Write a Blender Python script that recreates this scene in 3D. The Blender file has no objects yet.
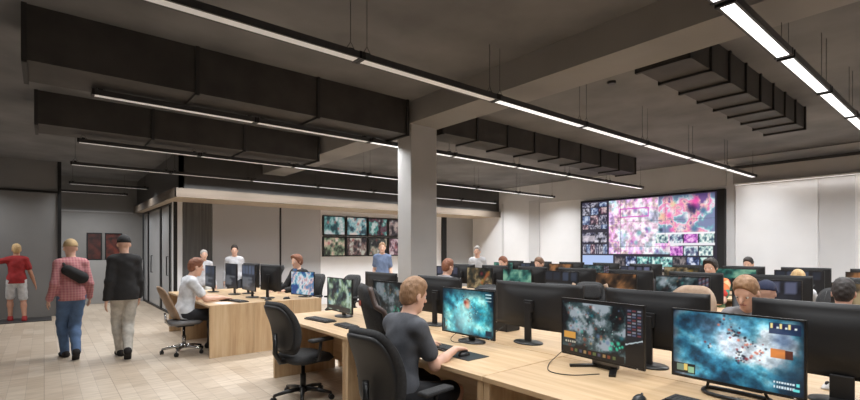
import bpy, bmesh, math, random
import numpy as np
from mathutils import Vector, Matrix
PI = math.pi
random.seed(7)
scn = bpy.context.scene
C = scn.collection
ORD = ['first', 'second', 'third', 'fourth', 'fifth', 'sixth', 'seventh', 'eighth', 'ninth', 'tenth']

# ------------------------------------------------------------------ materials
def srgb(r, g, b):
    f = lambda c: c / 12.92 if c <= 0.04045 else ((c + 0.055) / 1.055) ** 2.4
    return (f(r / 255), f(g / 255), f(b / 255), 1)

def new_mat(name):
    m = bpy.data.materials.new(name); m.use_nodes = True
    nt = m.node_tree
    return m, nt, nt.nodes['Principled BSDF']

def noise_mat(name, c1, c2, rough=0.5, scale=8.0, stretch=(1, 1, 1), bump=0.0, metallic=0.0, detail=4, spec=0.5, bscale=None, coat=0.0):
    m, nt, b = new_mat(name)
    tc = nt.nodes.new('ShaderNodeTexCoord'); mp = nt.nodes.new('ShaderNodeMapping')
    mp.inputs['Scale'].default_value = stretch
    nz = nt.nodes.new('ShaderNodeTexNoise'); nz.inputs['Scale'].default_value = scale; nz.inputs['Detail'].default_value = detail
    rp = nt.nodes.new('ShaderNodeValToRGB')
    rp.color_ramp.elements[0].position = 0.3; rp.color_ramp.elements[1].position = 0.7
    rp.color_ramp.elements[0].color = c1; rp.color_ramp.elements[1].color = c2
    L = nt.links.new
    L(tc.outputs['Object'], mp.inputs['Vector']); L(mp.outputs['Vector'], nz.inputs['Vector'])
    L(nz.outputs['Fac'], rp.inputs['Fac']); L(rp.outputs['Color'], b.inputs['Base Color'])
    b.inputs['Roughness'].default_value = rough; b.inputs['Metallic'].default_value = metallic
    b.inputs['Specular IOR Level'].default_value = spec
    if coat: b.inputs['Coat Weight'].default_value = coat
    if bump:
        n2 = nt.nodes.new('ShaderNodeTexNoise'); n2.inputs['Scale'].default_value = bscale or scale * 4
        bp = nt.nodes.new('ShaderNodeBump'); bp.inputs['Strength'].default_value = bump; bp.inputs['Distance'].default_value = 0.01
        L(mp.outputs['Vector'], n2.inputs['Vector']); L(n2.outputs['Fac'], bp.inputs['Height']); L(bp.outputs['Normal'], b.inputs['Normal'])
    return m

def plain(name, c, rough=0.5, metallic=0.0, var=0.06, scale=20, **k):
    c2 = tuple(min(1, x * (1 + var)) for x in c[:3]) + (1,)
    c1 = tuple(x * (1 - var) for x in c[:3]) + (1,)
    return noise_mat(name, c1, c2, rough, scale, metallic=metallic, **k)

def oak_mat(name, axis='y', tint=1.0):
    """light oak boards with grain along one axis"""
    m, nt, b = new_mat(name); L = nt.links.new
    tc = nt.nodes.new('ShaderNodeTexCoord'); mp = nt.nodes.new('ShaderNodeMapping')
    s = {'x': (0.7, 9, 9), 'y': (9, 0.7, 9), 'z': (9, 9, 0.7)}[axis]
    mp.inputs['Scale'].default_value = s
    nz = nt.nodes.new('ShaderNodeTexNoise'); nz.inputs['Scale'].default_value = 1.6; nz.inputs['Detail'].default_value = 7; nz.inputs['Roughness'].default_value = 0.62
    nz.inputs['Distortion'].default_value = 0.5
    rp = nt.nodes.new('ShaderNodeValToRGB')
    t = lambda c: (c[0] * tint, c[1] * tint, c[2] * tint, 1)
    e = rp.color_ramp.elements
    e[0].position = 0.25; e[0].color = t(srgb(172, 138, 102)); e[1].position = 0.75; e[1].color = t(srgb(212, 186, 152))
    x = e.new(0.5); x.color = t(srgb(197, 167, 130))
    L(tc.outputs['Object'], mp.inputs['Vector']); L(mp.outputs['Vector'], nz.inputs['Vector'])
    L(nz.outputs['Fac'], rp.inputs['Fac'])
    oi = nt.nodes.new('ShaderNodeObjectInfo')
    n2 = nt.nodes.new('ShaderNodeTexNoise'); n2.inputs['Scale'].default_value = 0.9; n2.inputs['Detail'].default_value = 2
    L(mp.outputs['Vector'], n2.inputs['Vector'])
    mx = nt.nodes.new('ShaderNodeMix'); mx.data_type = 'RGBA'; mx.blend_type = 'MULTIPLY'
    r2 = nt.nodes.new('ShaderNodeValToRGB'); r2.color_ramp.elements[0].color = (0.78, 0.74, 0.7, 1); r2.color_ramp.elements[1].color = (1, 1, 1, 1)
    r2.color_ramp.elements[0].position = 0.3; r2.color_ramp.elements[1].position = 0.6
    L(n2.outputs['Fac'], r2.inputs['Fac']); L(rp.outputs['Color'], mx.inputs[6]); L(r2.outputs['Color'], mx.inputs[7])
    mx.inputs[0].default_value = 0.6
    L(mx.outputs[2], b.inputs['Base Color'])
    b.inputs['Roughness'].default_value = 0.42
    return m

def floor_mat():
    m, nt, b = new_mat('floor_parquet'); L = nt.links.new
    tc = nt.nodes.new('ShaderNodeTexCoord')
    mp = nt.nodes.new('ShaderNodeMapping'); mp.inputs['Rotation'].default_value = (0, 0, PI / 2)
    L(tc.outputs['Object'], mp.inputs['Vector'])
    br = nt.nodes.new('ShaderNodeTexBrick')
    br.inputs['Scale'].default_value = 1.0; br.inputs['Brick Width'].default_value = 0.62; br.inputs['Row Height'].default_value = 0.155
    br.inputs['Mortar Size'].default_value = 0.0014; br.inputs['Mortar Smooth'].default_value = 0.2
    br.inputs['Color1'].default_value = srgb(208, 193, 175); br.inputs['Color2'].default_value = srgb(188, 170, 150)
    br.inputs['Mortar'].default_value = srgb(150, 136, 122); br.offset = 0.37; br.offset_frequency = 2
    L(mp.outputs['Vector'], br.inputs['Vector'])
    b2 = nt.nodes.new('ShaderNodeTexBrick')
    b2.inputs['Scale'].default_value = 1.0; b2.inputs['Brick Width'].default_value = 1.24; b2.inputs['Row Height'].default_value = 0.62
    b2.inputs['Mortar Size'].default_value = 0.004; b2.inputs['Color1'].default_value = (1, 1, 1, 1); b2.inputs['Color2'].default_value = (0.93, 0.92, 0.9, 1)
    b2.inputs['Mortar'].default_value = (0.72, 0.67, 0.62, 1); b2.offset = 0.5
    L(mp.outputs['Vector'], b2.inputs['Vector'])
    nz = nt.nodes.new('ShaderNodeTexNoise'); nz.inputs['Scale'].default_value = 5; nz.inputs['Detail'].default_value = 6
    m2 = nt.nodes.new('ShaderNodeMapping'); m2.inputs['Scale'].default_value = (4, 0.6, 1); L(mp.outputs['Vector'], m2.inputs['Vector'])
    L(m2.outputs['Vector'], nz.inputs['Vector'])
    rp = nt.nodes.new('ShaderNodeValToRGB'); rp.color_ramp.elements[0].color = (0.72, 0.69, 0.65, 1); rp.color_ramp.elements[1].color = (1.0, 1.0, 1.0, 1)
    rp.color_ramp.elements[0].position = 0.3; rp.color_ramp.elements[1].position = 0.62
    L(nz.outputs['Fac'], rp.inputs['Fac'])
    a = nt.nodes.new('ShaderNodeMix'); a.data_type = 'RGBA'; a.blend_type = 'MULTIPLY'; a.inputs[0].default_value = 0.8
    L(br.outputs['Color'], a.inputs[6]); L(rp.outputs['Color'], a.inputs[7])
    c = nt.nodes.new('ShaderNodeMix'); c.data_type = 'RGBA'; c.blend_type = 'MULTIPLY'; c.inputs[0].default_value = 0.9
    L(a.outputs[2], c.inputs[6]); L(b2.outputs['Color'], c.inputs[7])
    L(c.outputs[2], b.inputs['Base Color'])
    b.inputs['Roughness'].default_value = 0.38
    return m

def emit_mat(name, col, strength):
    m, nt, b = new_mat(name)
    b.inputs['Base Color'].default_value = (0.8, 0.8, 0.8, 1)
    b.inputs['Emission Color'].default_value = col; b.inputs['Emission Strength'].default_value = strength
    return m

def screen_material(name, strength=1.0, rough=0.3):
    m, nt, b = new_mat(name)
    at = nt.nodes.new('ShaderNodeAttribute'); at.attribute_name = 'Col'
    b.inputs['Base Color'].default_value = (0.004, 0.004, 0.005, 1); b.inputs['Roughness'].default_value = rough
    nt.links.new(at.outputs['Color'], b.inputs['Emission Color']); b.inputs['Emission Strength'].default_value = strength
    return m

def plaid_mat(name, c1, c2, c3, s=26):
    m, nt, b = new_mat(name); L = nt.links.new
    tc = nt.nodes.new('ShaderNodeTexCoord')
    ws = []
    for d in ('Z', 'Y'):
        w = nt.nodes.new('ShaderNodeTexWave'); w.bands_direction = d; w.inputs['Scale'].default_value = s / 3; L(tc.outputs['Object'], w.inputs['Vector']); ws.append(w)
    a = nt.nodes.new('ShaderNodeMix'); a.data_type = 'RGBA'; a.inputs[6].default_value = c1; a.inputs[7].default_value = c2; L(ws[0].outputs['Fac'], a.inputs[0])
    m2 = nt.nodes.new('ShaderNodeMath'); m2.operation = 'MULTIPLY'; m2.inputs[1].default_value = 0.45; L(ws[1].outputs['Fac'], m2.inputs[0])
    c = nt.nodes.new('ShaderNodeMix'); c.data_type = 'RGBA'; c.inputs[7].default_value = c3; L(m2.outputs[0], c.inputs[0]); L(a.outputs[2], c.inputs[6])
    L(c.outputs[2], b.inputs['Base Color']); b.inputs['Roughness'].default_value = 0.9
    return m

def blotch_mat(name, cols, scale=6):
    m, nt, b = new_mat(name); L = nt.links.new
    tc = nt.nodes.new('ShaderNodeTexCoord'); v = nt.nodes.new('ShaderNodeTexVoronoi'); v.inputs['Scale'].default_value = scale
    rp = nt.nodes.new('ShaderNodeValToRGB'); rp.color_ramp.interpolation = 'CONSTANT'
    e = rp.color_ramp.elements
    e[0].color = cols[0]; e[1].position = 1 / len(cols); e[1].color = cols[1]
    for i in range(2, len(cols)):
        q = e.new(i / len(cols)); q.color = cols[i]
    sp = nt.nodes.new('ShaderNodeSeparateColor')
    L(tc.outputs['Object'], v.inputs['Vector']); L(v.outputs['Color'], sp.inputs['Color']); L(sp.outputs[0], rp.inputs['Fac']); L(rp.outputs['Color'], b.inputs['Base Color'])
    b.inputs['Roughness'].default_value = 0.85
    return m

M = {}
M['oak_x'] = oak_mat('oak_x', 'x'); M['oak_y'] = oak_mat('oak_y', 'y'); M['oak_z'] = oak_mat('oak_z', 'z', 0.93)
M['floor'] = floor_mat()
M['concrete'] = noise_mat('concrete', srgb(94, 94, 95), srgb(122, 121, 122), 0.85, 1.3, detail=8, bump=0.15)
M['beam'] = noise_mat('beam_concrete', srgb(124, 121, 119), srgb(142, 139, 137), 0.85, 0.8, detail=8, bump=0.1)
M['column'] = noise_mat('column_paint', srgb(168, 166, 165), srgb(178, 176, 175), 0.7, 2.0, detail=6, bump=0.05)
M['duct'] = noise_mat('duct_metal', srgb(52, 49, 47), srgb(70, 66, 63), 0.6, 3, metallic=0.3)
M['duct_rib'] = plain('duct_rib', srgb(38, 36, 35), 0.6)
M['white_wall'] = noise_mat('white_wall', srgb(222, 221, 222), srgb(230, 229, 230), 0.7, 1.5, bump=0.03)
M['grey_pilaster'] = noise_mat('pilaster', srgb(198, 197, 198), srgb(206, 205, 206), 0.7, 1.5)
M['taupe_wall'] = noise_mat('taupe_wall', srgb(176, 173, 171), srgb(186, 183, 181), 0.75, 1.5)
M['grey_wall'] = noise_mat('grey_wall', srgb(122, 120, 118), srgb(132, 130, 128), 0.6, 1.2)
M['grey_panel'] = noise_mat('grey_glass_panel', srgb(120, 119, 118), srgb(128, 127, 126), 0.12, 0.8, spec=0.6)
M['light_grey_panel'] = noise_mat('light_grey_panel', srgb(156, 155, 154), srgb(164, 163, 162), 0.5, 1)
M['white_glass'] = noise_mat('white_backed_glass', srgb(172, 171, 173), srgb(178, 177, 179), 0.1, 0.7, spec=0.7)
M['frosted_glass'] = noise_mat('frosted_glass', srgb(168, 168, 169), srgb(178, 178, 179), 0.22, 0.9, spec=0.6)
M['curtain'] = noise_mat('grey_curtain', srgb(72, 71, 71), srgb(96, 95, 94), 0.8, 2, stretch=(14, 14, 0.3))
M['black_metal'] = plain('black_metal', srgb(26, 25, 25), 0.45, 0.3)
M['dark_trim'] = plain('dark_trim', srgb(58, 56, 55), 0.5)
M['bulkhead'] = noise_mat('bulkhead', srgb(66, 64, 62), srgb(74, 72, 70), 0.3, 0.8)
M['fascia'] = noise_mat('fascia_wood', srgb(96, 85, 74), srgb(110, 98, 86), 0.5, 2, stretch=(0.5, 6, 6))
M['beige'] = plain('soffit_beige', srgb(188, 172, 152), 0.6)
M['blk_plastic'] = plain('black_plastic', srgb(22, 21, 21), 0.38, scale=60)
M['blk_matte'] = plain('black_matte_shell', srgb(25, 24, 25), 0.55, scale=60)
M['dk_grey_plastic'] = plain('dark_grey_plastic', srgb(52, 51, 52), 0.45)
M['grey_metal'] = plain('grey_metal', srgb(120, 120, 122), 0.35, 0.7)
M['chrome'] = plain('chrome', srgb(190, 190, 192), 0.18, 1.0)
M['blk_fabric'] = noise_mat('black_fabric', srgb(30, 30, 31), srgb(46, 45, 46), 0.85, 60, bump=0.25)
M['charcoal_fabric'] = noise_mat('charcoal_fabric', srgb(44, 43, 44), srgb(60, 59, 60), 0.85, 60, bump=0.25)
M['grey_fabric'] = noise_mat('grey_fabric', srgb(112, 110, 110), srgb(126, 124, 124), 0.85, 60, bump=0.2)
M['tan_leather'] = noise_mat('tan_leather', srgb(142, 116, 94), srgb(160, 134, 110), 0.55, 30, bump=0.1)
M['brown_leather'] = noise_mat('brown_leather', srgb(58, 44, 38), srgb(74, 56, 48), 0.5, 30, bump=0.1)
M['red_emblem'] = plain('red_emblem', srgb(150, 66, 50), 0.6)
M['key'] = plain('keycap', srgb(44, 43, 44), 0.55)
M['white_plastic'] = plain('white_plastic', srgb(228, 226, 224), 0.4)
M['red_bag'] = noise_mat('red_bag', srgb(132, 38, 36), srgb(168, 60, 54), 0.7, 12, bump=0.2)
M['skin'] = noise_mat('skin', srgb(205, 160, 138), srgb(220, 178, 156), 0.55, 9)
M['skin_tan'] = noise_mat('skin_tan', srgb(170, 120, 96), srgb(188, 138, 112), 0.55, 9)
M['eye_white'] = plain('eye_white', srgb(225, 222, 218), 0.3)
M['iris'] = plain('iris', srgb(46, 36, 30), 0.2)
M['lips'] = plain('lips', srgb(172, 108, 98), 0.5)
M['emit_bright'] = emit_mat('diffuser_bright', (1, 0.985, 0.97, 1), 2.2)
M['emit_mid'] = emit_mat('diffuser_mid', (1, 0.99, 0.985, 1), 0.85)
M['emit_dim'] = emit_mat('diffuser_dim', (1, 0.98, 0.96, 1), 0.14)
M['screen'] = screen_material('screen_picture', 1.0)
M['wallscreen'] = screen_material('video_wall_picture', 1.0, 0.4)

# ------------------------------------------------------------------ mesh helpers
def bm_box(bm, lo, hi, mi=0, bevel=0.0, rot=None, seg=2):
    lo = Vector(lo); hi = Vector(hi); c = (lo + hi) / 2; s = hi - lo
    r = bmesh.ops.create_cube(bm, size=1)
    vs = r['verts']
    for v in vs: v.co = Vector((v.co.x * s.x, v.co.y * s.y, v.co.z * s.z))
    if bevel:
        es = list({e for v in vs for e in v.link_edges})
        rb = bmesh.ops.bevel(bm, geom=es, offset=min(bevel, min(s) * 0.49), segments=seg, affect='EDGES', profile=0.5)
        vs = list({v for f in rb['faces'] for v in f.verts} | {v for v in vs if v.is_valid})
        vset = set(vs)
        stack = list(vs)
        while stack:
            v = stack.pop()
            for e in v.link_edges:
                o = e.other_vert(v)
                if o not in vset: vset.add(o); stack.append(o)
        vs = list(vset)
    for v in vs:
        p = v.co
        if rot is not None: p = rot @ p
        v.co = p + c
    for f in {f for v in vs for f in v.link_faces}: f.material_index = mi
    return vs

def bm_tube(bm, pts, r, seg=10, mi=0, cap=True):
    """tube along points, r a number or list"""
    pts = [Vector(p) for p in pts]; n = len(pts)
    rs = r if isinstance(r, (list, tuple)) else [r] * n
    rings = []; up = None
    for i, p in enumerate(pts):
        d = (pts[min(i + 1, n - 1)] - pts[max(i - 1, 0)]).normalized()
        if up is None:
            up = Vector((0, 0, 1)) if abs(d.z) < 0.9 else Vector((1, 0, 0))
        a = d.cross(up).normalized(); b = a.cross(d).normalized(); up = b
        rings.append([bm.verts.new(p + (a * math.cos(2 * PI * k / seg) + b * math.sin(2 * PI * k / seg)) * rs[i]) for k in range(seg)])
    for i in range(n - 1):
        for k in range(seg):
            f = bm.faces.new((rings[i][k], rings[i][(k + 1) % seg], rings[i + 1][(k + 1) % seg], rings[i + 1][k])); f.material_index = mi; f.smooth = True
    if cap:
        for q in (rings[0], list(reversed(rings[-1]))):
            f = bm.faces.new(q); f.material_index = mi
    return rings

def bm_lathe(bm, prof, seg=20, centre=(0, 0, 0), mi=0):
    cx, cy, cz = centre; rings = []
    for r, z in prof:
        rings.append([bm.verts.new((cx + max(r, 1e-4) * math.cos(2 * PI * k / seg), cy + max(r, 1e-4) * math.sin(2 * PI * k / seg), cz + z)) for k in range(seg)])
    for i in range(len(rings) - 1):
        for k in range(seg):
            f = bm.faces.new((rings[i][k], rings[i][(k + 1) % seg], rings[i + 1][(k + 1) % seg], rings[i + 1][k])); f.smooth = True; f.material_index = mi
    f = bm.faces.new(list(reversed(rings[0]))); f.material_index = mi
    f = bm.faces.new(rings[-1]); f.material_index = mi

def bm_cushion(bm, w, d, t, nx=10, ny=10, shape=None, edge=0.45):
    """pillow-like pad in XY (d along x, w along y), thickness t along z; shape(u, v) -> (x, y, z0, scale_t)"""
    top, bot = [], []
    for i in range(nx + 1):
        rt, rb = [], []
        for j in range(ny + 1):
            u = i / nx * 2 - 1; v = j / ny * 2 - 1
            # superellipse-ish outline
            q = max(abs(u), abs(v)); l = (abs(u) ** 5 + abs(v) ** 5) ** 0.2
            s = 1.0 if l < 1e-6 else q / l
            uu, vv = u * s, v * s
            k = (1 - abs(u) ** 6) * (1 - abs(v) ** 6)
            h = t * 0.5 * (max(k, 0.0) ** edge)
            x, y, z0, ts = uu * d / 2, vv * w / 2, 0, 1
            if shape: x, y, z0, ts = shape(uu, vv)
            rt.append(bm.verts.new((x, y, z0 + h * ts)))
            onb = i in (0, nx) or j in (0, ny)
            rb.append(rt[-1] if onb else bm.verts.new((x, y, z0 - h * ts)))
        top.append(rt); bot.append(rb)
    for i in range(nx):
        for j in range(ny):
            f = bm.faces.new((top[i][j], top[i + 1][j], top[i + 1][j + 1], top[i][j + 1])); f.smooth = True
            a = (bot[i][j], bot[i][j + 1], bot[i + 1][j + 1], bot[i + 1][j])
            if len(set(a)) == 4:
                f = bm.faces.new(a); f.smooth = True

def link(name, me, mats, parent=None, loc=(0, 0, 0), rotz=0.0):
    for m in (mats if isinstance(mats, (list, tuple)) else [mats]): me.materials.append(m)
    o = bpy.data.objects.new(name, me); C.objects.link(o)
    o.location = loc; o.rotation_euler = (0, 0, rotz)
    if parent is not None: o.parent = parent
    return o

def obj(name, bm, mats, parent=None, loc=(0, 0, 0), rotz=0.0, smooth=False):
    me = bpy.data.meshes.new(name)
    bmesh.ops.recalc_face_normals(bm, faces=bm.faces)
    if smooth:
        for f in bm.faces: f.smooth = True
    bm.to_mesh(me); bm.free()
    return link(name, me, mats, parent, loc, rotz)

def boxes(name, lst, mats, parent=None, bevel=0.0, loc=(0, 0, 0), rotz=0.0):
    bm = bmesh.new()
    for b in lst:
        bm_box(bm, b[0], b[1], b[2] if len(b) > 2 else 0, bevel)
    return obj(name, bm, mats, parent, loc, rotz)

def tag(o, label, cat, group=None):
    o['label'] = label; o['category'] = cat
    if group: o['group'] = group
    return o

def thing(name, label, cat, loc=(0, 0, 0), rotz=0.0, group=None):
    o = bpy.data.objects.new(name, None); C.objects.link(o); o.empty_display_size = 0.1
    o.location = loc; o.rotation_euler = (0, 0, rotz)
    return tag(o, label, cat, group)

def struct(o):
    o['kind'] = 'structure'; return o

def dup(root, loc, rotz, label, group=None, scale=None):
    def rec(o, par):
        c = o.copy(); C.objects.link(c)
        if par is not None: c.parent = par; c.matrix_parent_inverse = o.matrix_parent_inverse.copy()
        for ch in list(kids.get(o.name, [])): rec(ch, c)
        return c
    kids = {}
    st = [root]
    while st:
        q = st.pop(); kids[q.name] = list(q.children); st += kids[q.name]
    r = rec(root, None)
    r.location = loc; r.rotation_euler = (0, 0, rotz); r['label'] = label
    if group: r['group'] = group
    if scale: r.scale = scale
    return r

# ------------------------------------------------------------------ pictures for screens (numpy -> vertex colours)
rng = np.random.RandomState(5)
def up(a, h, w):
    y = np.linspace(0, a.shape[0] - 1.001, h); x = np.linspace(0, a.shape[1] - 1.001, w)
    y0 = y.astype(int); x0 = x.astype(int); fy = (y - y0)[:, None]; fx = (x - x0)[None, :]
    fy = fy * fy * (3 - 2 * fy); fx = fx * fx * (3 - 2 * fx)
    return (a[y0][:, x0] * (1 - fy) * (1 - fx) + a[y0 + 1][:, x0] * fy * (1 - fx) + a[y0][:, x0 + 1] * (1 - fy) * fx + a[y0 + 1][:, x0 + 1] * fy * fx)
def fbm(h, w, base=3, octs=5, asp=1.6):
    r = np.zeros((h, w)); amp = 1; tot = 0
    for o in range(octs):
        n = base * 2 ** o
        r += amp * up(rng.rand(n + 1, int(n * asp) + 2), h, w); tot += amp; amp *= 0.58
    r /= tot
    return np.clip((r - r.mean()) / (r.std() * 4) + 0.5, 0, 1)
def lin(c):
    c = np.asarray(c, float) / 255
    return np.where(c <= 0.04045, c / 12.92, ((c + 0.055) / 1.055) ** 2.4)
def ramp(v, stops):
    xs = [s[0] for s in stops]; cs = np.array([s[1] for s in stops], float)
    return np.stack([np.interp(v, xs, cs[:, k]) for k in range(3)], -1)
def rect(im, x0, y0, x1, y1, c, a=1.0):
    h, w = im.shape[:2]
    ys = slice(int(y0 * h), max(int(y0 * h) + 1, int(y1 * h))); xs = slice(int(x0 * w), max(int(x0 * w) + 1, int(x1 * w)))
    im[ys, xs] = im[ys, xs] * (1 - a) + np.array(c, float) * a
def blob(im, x, y, r, c, a=0.9, asp=1.6):
    h, w = im.shape[:2]
    X, Y = np.meshgrid(np.linspace(0, 1, w), np.linspace(0, 1, h))
    d = np.sqrt(((X - x) * asp) ** 2 + (Y - y) ** 2)
    k = np.clip(1.4 - d / r, 0, 1)[..., None] * a
    im[:] = im * (1 - k) + np.array(c, float) * k
def specks(im, n, box, cols, r=(0.01, 0.03), a=0.85):
    for i in range(n):
        blob(im, rng.uniform(box[0], box[2]), rng.uniform(box[1], box[3]), rng.uniform(*r), cols[rng.randint(len(cols))], a)
def pic_ocean(h, w, hud='full'):
    X, Y = np.meshgrid(np.linspace(0, 1, w), np.linspace(0, 1, h))
    n = fbm(h, w, 3, 6); n2 = fbm(h, w, 5, 5)
    # brush strokes running down to the right
    big = fbm(2 * h, 2 * w, 6, 5); st = np.zeros((h, w))
    for k in range(9):
        o = k - 4; st += big[h // 2 + 2 * o:h // 2 + 2 * o + h, w // 2 + 4 * o:w // 2 + 4 * o + w]
    st = np.clip((st / 9 - 0.5) * 1.7 + 0.5, 0, 1)
    v = np.clip(0.55 * st + 0.25 * n + 0.2 * n2, 0, 1); v = np.clip((v - v.mean()) * 1.35 + 0.52, 0, 1)
    im = ramp(v, [(0.1, (14, 52, 74)), (0.3, (34, 104, 134)), (0.48, (74, 160, 186)), (0.64, (136, 200, 216)), (0.84, (216, 230, 238))])
    hi = np.clip(1 - np.hypot((X - 0.42) * 1.5, Y - 0.28) * 2.0, 0, 1)[..., None] * 0.45
    im = im * (1 - hi) + np.array((196, 206, 232)) * hi
    vig = np.clip((np.abs(X - 0.5) * 2) ** 7 * 0.8 + (np.abs(Y - 0.5) * 2) ** 9 * 0.35, 0, 1)[..., None]
    im = im * (1 - vig) + np.array((8, 20, 34)) * vig
    fine = fbm(h, w, 14, 4)[..., None] - 0.5
    im = np.clip(im * (1 + 0.45 * fine), 0, 255)
    for cx_, cy_, n_ in ((0.52, 0.25, 16), (0.60, 0.36, 14), (0.69, 0.46, 12), (0.57, 0.6, 26), (0.43, 0.12, 7), (0.3, 0.45, 5)):
        for k in range(n_):
            blob(im, cx_ + rng.randn() * 0.028, cy_ + rng.randn() * 0.05, rng.uniform(0.008, 0.02), [(140, 44, 50), (34, 26, 40), (224, 120, 96), (240, 232, 226), (30, 42, 66), (16, 20, 30)][rng.randint(6)], 0.85)
    specks(im, 4, (0.45, 0.15, 0.7, 0.55), [(150, 60, 62), (60, 40, 54), (210, 110, 90), (230, 220, 214), (54, 60, 86)], (0.012, 0.02))
    if hud == 'full':
        rect(im, 0.78, 0.4, 0.88, 0.53, (226, 138, 72)); rect(im, 0.88, 0.41, 0.93, 0.53, (90, 46, 34))
        rect(im, 0.77, 0.05, 0.98, 0.2, (24, 34, 66), 0.8); blob(im, 0.86, 0.28, 0.12, (40, 70, 120), 0.5); blob(im, 0.9, 0.72, 0.2, (20, 40, 60), 0.5)
        for i in range(9): rect(im, 0.78 + i * 0.02, 0.06 + 0.02 * (i % 3), 0.795 + i * 0.02, 0.13, [(240, 220, 150), (40, 30, 70), (220, 230, 230)][i % 3])
        rect(im, 0.01, 0.82, 0.2, 0.97, (18, 24, 28)); rect(im, 0.04, 0.84, 0.1, 0.94, (120, 140, 120)); rect(im, 0.1, 0.83, 0.135, 0.93, (230, 200, 110)); rect(im, 0.14, 0.86, 0.19, 0.95, (150, 190, 150))
        for r_ in range(2):
            for i in range(8): rect(im, 0.8 + i * 0.018, 0.84 + r_ * 0.06, 0.812 + i * 0.018, 0.865 + r_ * 0.06, (216, 232, 240))
        rect(im, 0.95, 0.83, 0.97, 0.87, (110, 220, 220)); rect(im, 0.93, 0.9, 0.97, 0.94, (110, 220, 220))
    return im
def pic_cave(h, w):
    im = pic_ocean(h, w, 'none') * np.array((0.78, 1.04, 0.98))
    X, Y = np.meshgrid(np.linspace(0, 1, w), np.linspace(0, 1, h))
    k = np.clip(1 - np.hypot((X - 0.45) * 1.3, Y - 0.7) * 2.2, 0, 1)[..., None]
    im = im * (1 - k * 0.8) + np.array((200, 248, 244)) * k * 0.8
    blob(im, 0.5, 0.3, 0.1, (206, 120, 90)); blob(im, 0.52, 0.36, 0.06, (236, 190, 170)); blob(im, 0.47, 0.28, 0.04, (140, 40, 40))
    d = np.clip((0.2 - Y) * 4, 0, 0.6)[..., None]; im = im * (1 - d) + np.array((10, 40, 56)) * d
    rect(im, 0.03, 0.72, 0.06, 0.97, (30, 40, 46)); specks(im, 8, (0.03, 0.72, 0.17, 0.96), [(200, 150, 110), (90, 60, 50), (220, 220, 210)], (0.012, 0.025))
    for i in range(3): rect(im, 0.86, 0.06 + i * 0.07, 0.96, 0.08 + i * 0.07, (190, 220, 226))
    rect(im, 0.86, 0.85, 0.97, 0.96, (12, 40, 60))
    return im
def pic_battle(h, w):
    n = fbm(h, w, 4, 6)
    im = ramp(n, [(0.2, (12, 16, 20)), (0.42, (38, 58, 62)), (0.6, (70, 86, 88)), (0.8, (148, 158, 166))])
    specks(im, 46, (0.08, 0.05, 0.78, 0.85), [(64, 150, 136), (36, 108, 120), (120, 60, 50), (196, 190, 196), (40, 40, 52), (176, 140, 96), (94, 116, 150)], (0.012, 0.04), 0.7)
    specks(im, 60, (0.06, 0.06, 0.78, 0.86), [(20, 26, 28), (110, 170, 160), (200, 200, 200), (150, 70, 60)], (0.006, 0.014), 0.8)
    for i in range(7): blob(im, 0.2 + 0.02 * i, 0.16 + 0.04 * i, 0.04, (176, 186, 190), 0.5)
    rect(im, 0.0, 0.0, 1, 0.05, (22, 22, 24))
    rect(im, 0.03, 0.6, 0.19, 0.72, (206, 150, 70)); rect(im, 0.03, 0.74, 0.2, 0.82, (40, 44, 44))
    for i in range(5): rect(im, 0.05 + i * 0.03, 0.77, 0.07 + i * 0.03, 0.8, (180, 176, 160))
    rect(im, 0.81, 0.05, 1, 0.95, (30, 32, 38))
    for r_ in range(9): 
        for c_ in range(3): rect(im, 0.83 + c_ * 0.055, 0.08 + r_ * 0.05, 0.87 + c_ * 0.055, 0.105 + r_ * 0.05, [(96, 100, 130), (120, 60, 66), (150, 150, 160)][(r_ + c_) % 3], 0.8)
    rect(im, 0.81, 0.62, 1, 1, (14, 14, 16))
    for i in range(14): rect(im, 0.81 + i * 0.0135, 0.645 - i * 0.007, 0.825 + i * 0.0135, 0.665 - i * 0.007, (176, 190, 196))
    specks(im, 10, (0.62, 0.66, 0.78, 0.78), [(40, 170, 130), (60, 200, 160)], (0.015, 0.04))
    rect(im, 0, 0.88, 0.8, 1, (16, 18, 20))
    for i in range(10): rect(im, 0.12 + i * 0.06, 0.9, 0.155 + i * 0.06, 0.96, [(120, 60, 40), (90, 100, 60), (70, 70, 90), (150, 120, 80)][i % 4])
    return im
def pic_forest(h, w):
    n = fbm(h, w, 4, 5)
    im = ramp(n, [(0.2, (20, 30, 40)), (0.45, (60, 84, 84)), (0.6, (106, 130, 96)), (0.85, (170, 190, 180))])
    specks(im, 18, (0.05, 0.05, 0.95, 0.95), [(40, 110, 150), (90, 120, 60), (150, 110, 70), (200, 210, 210), (24, 34, 60)], (0.03, 0.08), 0.6)
    rect(im, 0.05, 0.85, 0.95, 0.97, (26, 30, 36))
    return im
def pic_desktop(h, w, base=(30, 32, 38), accent=(92, 96, 120)):
    n = fbm(h, w, 4, 4)[..., None]
    im = np.array(base, float) * (0.6 + 0.8 * n)
    for i in range(4):
        x = 0.06 + 0.24 * (i % 4); rect(im, x, 0.12, x + 0.18, 0.4, np.array(accent) * rng.uniform(0.5, 1.3), 0.8)
    for i in range(6): rect(im, 0.06, 0.5 + i * 0.07, 0.06 + rng.uniform(0.2, 0.8), 0.53 + i * 0.07, (120, 122, 126), 0.7)
    return im
def pic_mix(h, w, cols):
    n = fbm(h, w, 3, 5)
    k = len(cols)
    return ramp(n, [(0.15 + 0.7 * i / (k - 1), c) for i, c in enumerate(cols)])
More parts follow.
